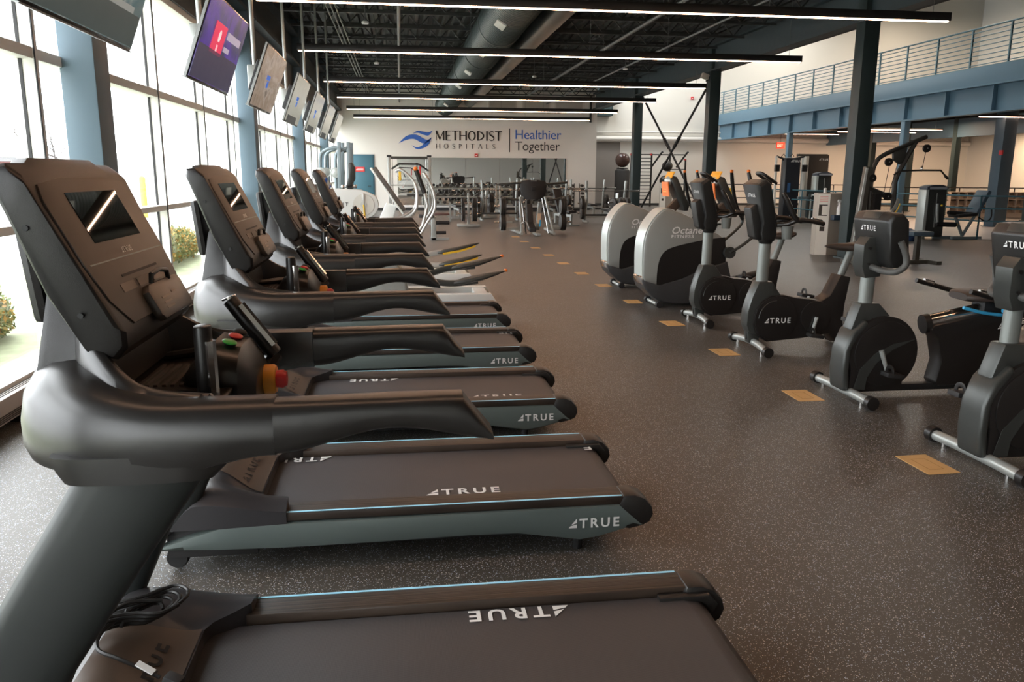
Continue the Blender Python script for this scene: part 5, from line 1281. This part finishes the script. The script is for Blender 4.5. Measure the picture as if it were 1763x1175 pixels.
MB().lathe([(.05, .04), (.36, .05), (.36, 1.70), (.30, 1.78), (.05, 1.80)], n=24).build('padded_body', M_BLK2, t); MB().bb(-.4, .4, -.4, .4, 0, .05).build('base', M_IRON, t); MB().lathe([(.24, 1.80), (.27, 1.80), (.27, 1.86), (.24, 1.86)], n=24).build('ring_tray', M_IRON, t)
o = MB().sphere((0, 0, 0), .35, 24).build('exercise_ball', mat('brown_vinyl_ball', (.06, .03, .025), .22)); o.location = (10.6, 38.6, 2.22); tag(o, 'shiny dark brown exercise ball on top of the tall black stand', 'ball')

# ================================================================ cabinets
M_CAB = mat('ivory_enamel', (.88, .85, .76), .4); M_CBS = mat('cabinet_side_beige', (.44, .40, .34), .45)
def cabinet(loc, rz, lbl):
    t = thing('wipe_dispenser', lbl, 'dispenser', loc, rz)
    m = MB(); m.prism([(-.26, -.10), (-.05, -.20), (.24, -.16), (.24, .18), (-.2, .18)], 0, 1.22, 'z'); m.build('cabinet_body', M_CBS, t, bevel=.006)
    f = Vector((.21, -.10, 0)).normalized(); n_ = Vector((-.43, -.9, 0)).normalized()
    def fb(a, b, z0, z1, mm, nm, d=.006):
        o = Vector((-.26, -.10, 0))+f*a; q = Vector((-.26, -.10, 0))+f*b
        m = MB(); m.loft([[o+Vector((0, 0, z0)), q+Vector((0, 0, z0)), q+Vector((0, 0, z1)), o+Vector((0, 0, z1))], [p+n_*d for p in (o+Vector((0, 0, z0)), q+Vector((0, 0, z0)), q+Vector((0, 0, z1)), o+Vector((0, 0, z1)))]]); return m.build(nm, mm, t)
    fb(.005, .228, .01, 1.2, M_CAB, 'front_panel'); fb(.03, .19, .78, 1.0, mat('slot_dark', (.05, .04, .03), .6), 'wipe_slot', .009); fb(.09, .2, .80, .98, M_CAB, 'slot_flap', .013); fb(.07, .16, .48, .57, MT['slot_dark'], 'lock_window', .009)
    for k in range(4): fb(.04, .19, 1.055+.03*k, 1.07+.03*k, mat('notice_pink', (.85, .40, .34), .5), 'notice_line', .009)
    return t
c = cabinet((8.42, 15.3, 0), 0, 'ivory wipe dispenser cabinet before the big dark column, spray bottle on its side')
MB().bb(-.02, .26, -.33, -.19, .70, .80).build('bottle_shelf', mat('navy_tray', (.03, .05, .08), .4), c, bevel=.008)
t = thing('spray_bottle', 'white spray bottle standing in the tray on the ivory cabinet', 'bottle', (8.54, 15.04, .80))
MB().lathe([(.01, 0), (.05, 0), (.052, .12), (.03, .19), (.016, .22), (.016, .25), (.005, .25)]).build('bottle_body', M_WHT, t); MB().prism([(-.05, .25), (.03, .24), (.03, .29), (-.04, .30)], -.014, .014).build('trigger_head', M_WHT, t, bevel=.004); MB().box((-.035, 0, .22), (.012, .012, .05), (0, .3, 0)).build('trigger', M_WHT, t)
o = MB().lathe([(.005, 0), (.03, 0), (.03, .09), (.005, .1)]).build('hand_gel', M_WHT); o.location = (8.38, 15.35, 1.22); tag(o, 'small white bottle on top of the ivory cabinet', 'bottle')
o = MB().tube([(8.62, 14.75, .02), (8.85, 14.6, .02)], .02, 8).build('blue_mop', MT['bright_blue_lever']); tag(o, 'small bright blue bar lying on the floor by the ivory cabinet', 'bar')
cabinet((11.0, 33.2, 0), 0, 'farther ivory wipe dispenser cabinet seen behind the orange notices')

# ================================================================ lat pulldown tower
t = thing('lat_pulldown', 'dark lat pulldown machine with a wide bar right of the big column', 'cable machine', (8.75, 13.6, 0))
M_TWR = mat('tower_bronze', (.105, .10, .085), .38, metal=.4)
MB().prism([(-.78, 0), (-.60, 0), (-.50, 1.72), (-.62, 1.72)], -.05, .05).build('rear_post', M_TWR, t, bevel=.012)
MB().prism([(-.785, .02), (-.72, .02), (-.585, 1.70), (-.625, 1.70)], -.062, -.05).build('light_edge', M_ALT, t)
MB().tube(cr([(-.46, 0, .7), (-.47, 0, 1.5), (-.42, 0, 1.78), (-.28, 0, 1.92), (.1, 0, 2.08), (.50, 0, 2.24)], 5), .04, 8).build('top_boom', M_DKF, t)
MB().tube([(.30, 0, 2.15), (.02, 0, 1.60), (-.02, 0, 1.45), (.0, 0, .80), (.0, .1, .06)], .045, 8).build('front_post', M_DKF, t)
MB().prism([(-.12, 1.98), (.14, 2.06), (.12, 1.80), (.02, 1.76), (-.10, 1.84)], -.03, .03).build('pulley_plate', M_DKF, t, bevel=.01)
for (x, z) in ((-.20, 1.80), (.50, 2.04), (-.48, 1.52), (-.16, 1.20)):
    p = MB().lathe([(.02, -.02), (.07, -.02), (.055, 0), (.07, .02), (.02, .02)], (x, -.04, z), 'y', 18).build('pulley', M_BLK, t); MB().cyl((x, -.07, z), (x, 0, z), .012, 8).build('pulley_bolt', M_CHR, p)
MB().tube([(-.56, 0, 1.36), (-.30, 0, 1.26), (-.13, 0, 1.20)], .05, 8).build('lever_arm', M_DKF, t)
for a_, b_ in (((-.18, -.04, 1.75), (-.24, -.04, 1.22)), ((-.02, -.04, 1.8), (-.14, -.04, 1.24)), ((.50, -.02, 1.98), (.47, -.02, 1.70))): MB().cyl(a_, b_, .006, 6).build('cable', M_IRON, t)
b = MB().tube([(-.08, -.05, 1.58), (.02, -.03, 1.645), (.46, 0, 1.66), (.88, .05, 1.66), (1.06, .1, 1.52)], .016, 8).build('lat_bar', M_DKF, t); MB().lathe([(.01, 1.64), (.02, 1.66), (.02, 1.72), (.01, 1.74)], (.47, 0, 0), n=10).build('swivel', M_CHR, b); MB().tube([(1.0, .085, 1.565), (1.065, .1, 1.515)], .024, 8).build('bar_grip', M_BLK2, b)
MB().tube(cr([(-.38, -.1, .80), (-.2, -.12, .86), (-.06, -.12, 1.0), (.02, -.1, 1.16)], 5), .03, 8, flat=.5).build('range_arc', M_STL, t); MB().tube(cr([(-.36, -.14, .76), (-.18, -.15, .82), (-.03, -.15, .95), (.03, -.14, 1.08)], 5), .012, 8).build('yellow_scale', M_YEL, t)
MB().bb(-.6, .05, -.25, .25, .66, .72).build('cross_shelf', M_DKF, t, bevel=.01); MB().bb(-.40, -.28, -.06, .10, .1, 1.25).build('weight_stack', M_IRON, t); MB().bb(-.46, -.44, -.03, .1, .72, 1.3).build('side_rail', M_TWR, t)
MB().bb(-.75, .8, -.05, .05, .0, .06).build('base', M_TWR, t); MB().bb(.75, .85, -.3, .3, .0, .06).build('foot_bar', M_TWR, t); MB().bb(-.75, -.65, -.3, .3, .0, .06).build('foot_bar', M_TWR, t)
MB().bb(.35, .75, -.15, .15, .50, .58).build('seat_pad', M_BPD, t, bevel=.02); MB().bb(.5, .58, -.04, .04, .06, .5).build('seat_post', M_TWR, t)

# ================================================================ selectorized machines
def tower(t, w=.52, d=.30, h=1.34, m_=None):
    MB().bb(-w/2, w/2, -d/2, d/2, .06, h-.10).build('tower_shroud', M_GM, t, bevel=.02)
    MB().bb(-w/2-.05, -w/2+.03, -d/2-.02, d/2, .0, h-.12).build('silver_edge', M_ALT, t, bevel=.01)
    m = MB(); m.prism([(-w/2-.03, h-.12), (w/2+.02, h-.12), (w/2+.02, h-.05), (w/4, h), (-w/4, h), (-w/2-.03, h-.05)], -d/2-.02, d/2+.02); m.build('tower_cap', mat('cap_navy', (.05, .06, .08), .4), t, bevel=.015)
    MB().bb(-w/2+.04, w/2-.02, -d/2-.03, -d/2-.02, h-.11, h-.05).build('name_strip', mat('name_strip_grey', (.36, .38, .42), .5), t)
    MB().bb(-.01, .01, -d/2-.008, -d/2, .3, h-.2).build('stack_slot', M_SIL, t)
t = thing('leg_extension', 'leg extension machine with blue grey seat in front of the blue railing', 'leg machine', (13.2, 18.9, 0)); tower(t)
MB().box((1.18, -.1, .92), (.10, .44, .62), (0, .45, 0)).build('backrest', M_BPD, t, bevel=.03); MB().box((.80, -.1, .60), (.52, .42, .08), (0, -.08, 0)).build('seat', M_PAD, t, bevel=.02)
MB().tube([(.35, -.15, .66), (1.05, -.15, .62)], .05, 10).build('thigh_pad', M_PAD, t)
MB().tube([(.02, -.2, .38), (.55, -.2, .36)], .06, 12).build('shin_roller', M_PAD, t); MB().sphere((.58, -.2, .36), .035, 8).build('yellow_knob', M_YEL, t)
MB().tube([(.0, -.2, .88), (.02, -.2, .66), (.05, -.2, .4)], .035, 8).build('swing_arm', M_STL, t); MB().sphere((.08, -.26, .84), .03, 8).build('yellow_knob', M_YEL, t)
MB().tube([(.60, -.1, .55), (.85, -.1, .06)], .04, 8).build('seat_leg', M_BGR, t); MB().tube([(1.15, -.1, .62), (.85, -.1, .1)], .04, 8).build('seat_leg', M_BGR, t)
MB().bb(.45, 1.25, -.28, -.18, 0, .07).build('foot_bar', M_BGR, t, bevel=.01); MB().bb(.1, .9, -.06, .02, 0, .07).build('base_bar', M_BGR, t)
MB().tube(cr([(1.05, -.34, .55), (1.25, -.36, .45), (1.38, -.36, .55), (1.36, -.36, .78)], 4), .018, 8).build('grab_handle', M_IRON, t)
t = thing('seated_machine', 'machine with a leaning blue grey backrest seen through the pulldown frame', 'leg machine', (12.0, 20.6, 0))
MB().box((.0, 0, 1.0), (.10, .46, .70), (0, .45, 0)).build('backrest', M_BPD, t, bevel=.03); MB().box((-.35, 0, .58), (.5, .42, .08)).build('seat', M_BPD, t, bevel=.02); MB().bb(-.35, -.27, -.04, .04, 0, .55).build('post', M_BGR, t); MB().tube([(-.1, 0, .75), (.2, 0, .1)], .035, 8).build('strut', M_BGR, t); MB().bb(-.7, .5, -.3, -.2, 0, .07).build('foot_bar', M_BGR, t)
o = MB().lathe([(.02, 0), (.16, .0), (.2, .1), (.15, .25), (.05, .3)]).build('kettlebell', mat('navy_vinyl', (.03, .06, .14), .4)); o.location = (12.3, 18.4, 0); tag(o, 'navy rounded weight on the floor beside the blue railing', 'kettlebell')
# functional trainer
t = thing('functional_trainer', 'black cable tower with two pale side posts and a white word on top', 'cable machine', (12.9, 26.0, 0))
MB().bb(-.22, .30, -.1, .25, .05, 2.12).build('tower_body', mat('tower_navy_black', (.02, .022, .028), .35), t, bevel=.03)
MB().bb(-.12, -.02, -.11, -.10, 1.0, 1.3).build('blue_screen', mat('screen_blue_dim', (.04, .12, .28), .3), t)
true_logo(t, M_WHT, (-.06, -.115, 1.98), X_, Z_, .07)
for s, x in ((-1, -.55), (1, .42)):
    MB().box((x, -.1, 1.08), (.07, .07, 2.16), (0, .02*s, 0)).build('side_post', M_CAB, t, bevel=.01); MB().box((x, -.16, 1.78), (.15, .12, .22)).build('pulley_carriage', M_BLK, t, bevel=.01)
    MB().tube([(x, -.1, 2.16), (x-s*.25, 0, 2.1), (x-s*.3, .05, 2.05)], .03, 8).build('top_arm', M_IRON, t)
    MB().bb(x-.08, x+.08, -.5, .2, 0, .05).build('foot_bar', M_IRON, t)
for x in (-.35, -.05, .2): MB().tube([(x-.06, -.12, 2.15), (x, -.16, 2.24), (x+.08, -.12, 2.16)], .012, 6).build('hook_handle', M_IRON, t)
MB().bb(-.6, .5, -.08, .1, 0, .05).build('base', M_IRON, t)
t = thing('weight_machine', 'tall black machine panel with a small white word behind the cable tower', 'cable machine', (15.4, 29.4, 0))
MB().bb(-.15, .65, -.1, .3, 0, 2.3).build('panel', mat('panel_brown_black', (.035, .028, .022), .4), t, bevel=.02); MB().bb(-.30, -.15, -.1, .2, 0, 2.25).build('post', M_STL, t, bevel=.01); MB().bb(-.6, .6, -.08, .02, 2.25, 2.33).build('top_bar', M_DKF, t)
true_logo(t, M_WHT, (.25, -.105, 2.1), X_, Z_, .07)
t = thing('seated_press', 'machine tower with green black seat frame behind the ivory cabinet', 'machine', (14.0, 25.9, 0)); tower(t, .5, .3, 1.66)
MB().bb(-.75, -.2, -.5, -.42, .95, 1.05).build('head_bar', M_DGRN, t, bevel=.02)
for x in (-.7, -.45): MB().tube(cr([(x, -.5, .1), (x-.03, -.5, .6), (x+.05, -.5, .95)], 5), .05, 8).build('frame_tube', M_DGRN, t)
MB().box((-.35, -.45, .5), (.4, .1, .8)).build('back_pad', M_DGRN, t, bevel=.03); MB().bb(-1.0, -.2, -.4, -.3, .78, .86).build('side_bar', M_BGR, t); MB().bb(-.9, .1, -.55, -.45, 0, .06).build('foot_bar', M_BGR, t)
t = thing('spin_machine', 'small dark machine with a curved frame between the two upright bikes', 'machine', (9.5, 24.8, 0)); MB().tube(cr([(-.3, 0, .3), (-.2, 0, .9), (.1, 0, 1.1), (.3, 0, .8), (.35, 0, .05)], 5), .05, 8).build('frame', M_DKF, t); MB().bb(-.4, .5, -.25, .25, 0, .06).build('base', M_DKF, t); MB().tube([(-.3, 0, .3), (-.35, 0, .04)], .04, 8).build('leg', M_DKF, t)
for (x, y, z, lb) in ((20.0, 29.0, 1.0, 'small yellow sign on the black railing, right'), (12.9, 38.4, .75, 'yellow sign on the far railing left of the cable tower'), (15.6, 37.6, .75, 'yellow sign on the far railing right of the cable tower')):
    o = MB().bb(-.25, .25, -.03, -.01, -.18, .18).build('yellow_sign', M_YEL); o.location = (x, y, z); tag(o, lb, 'sign')
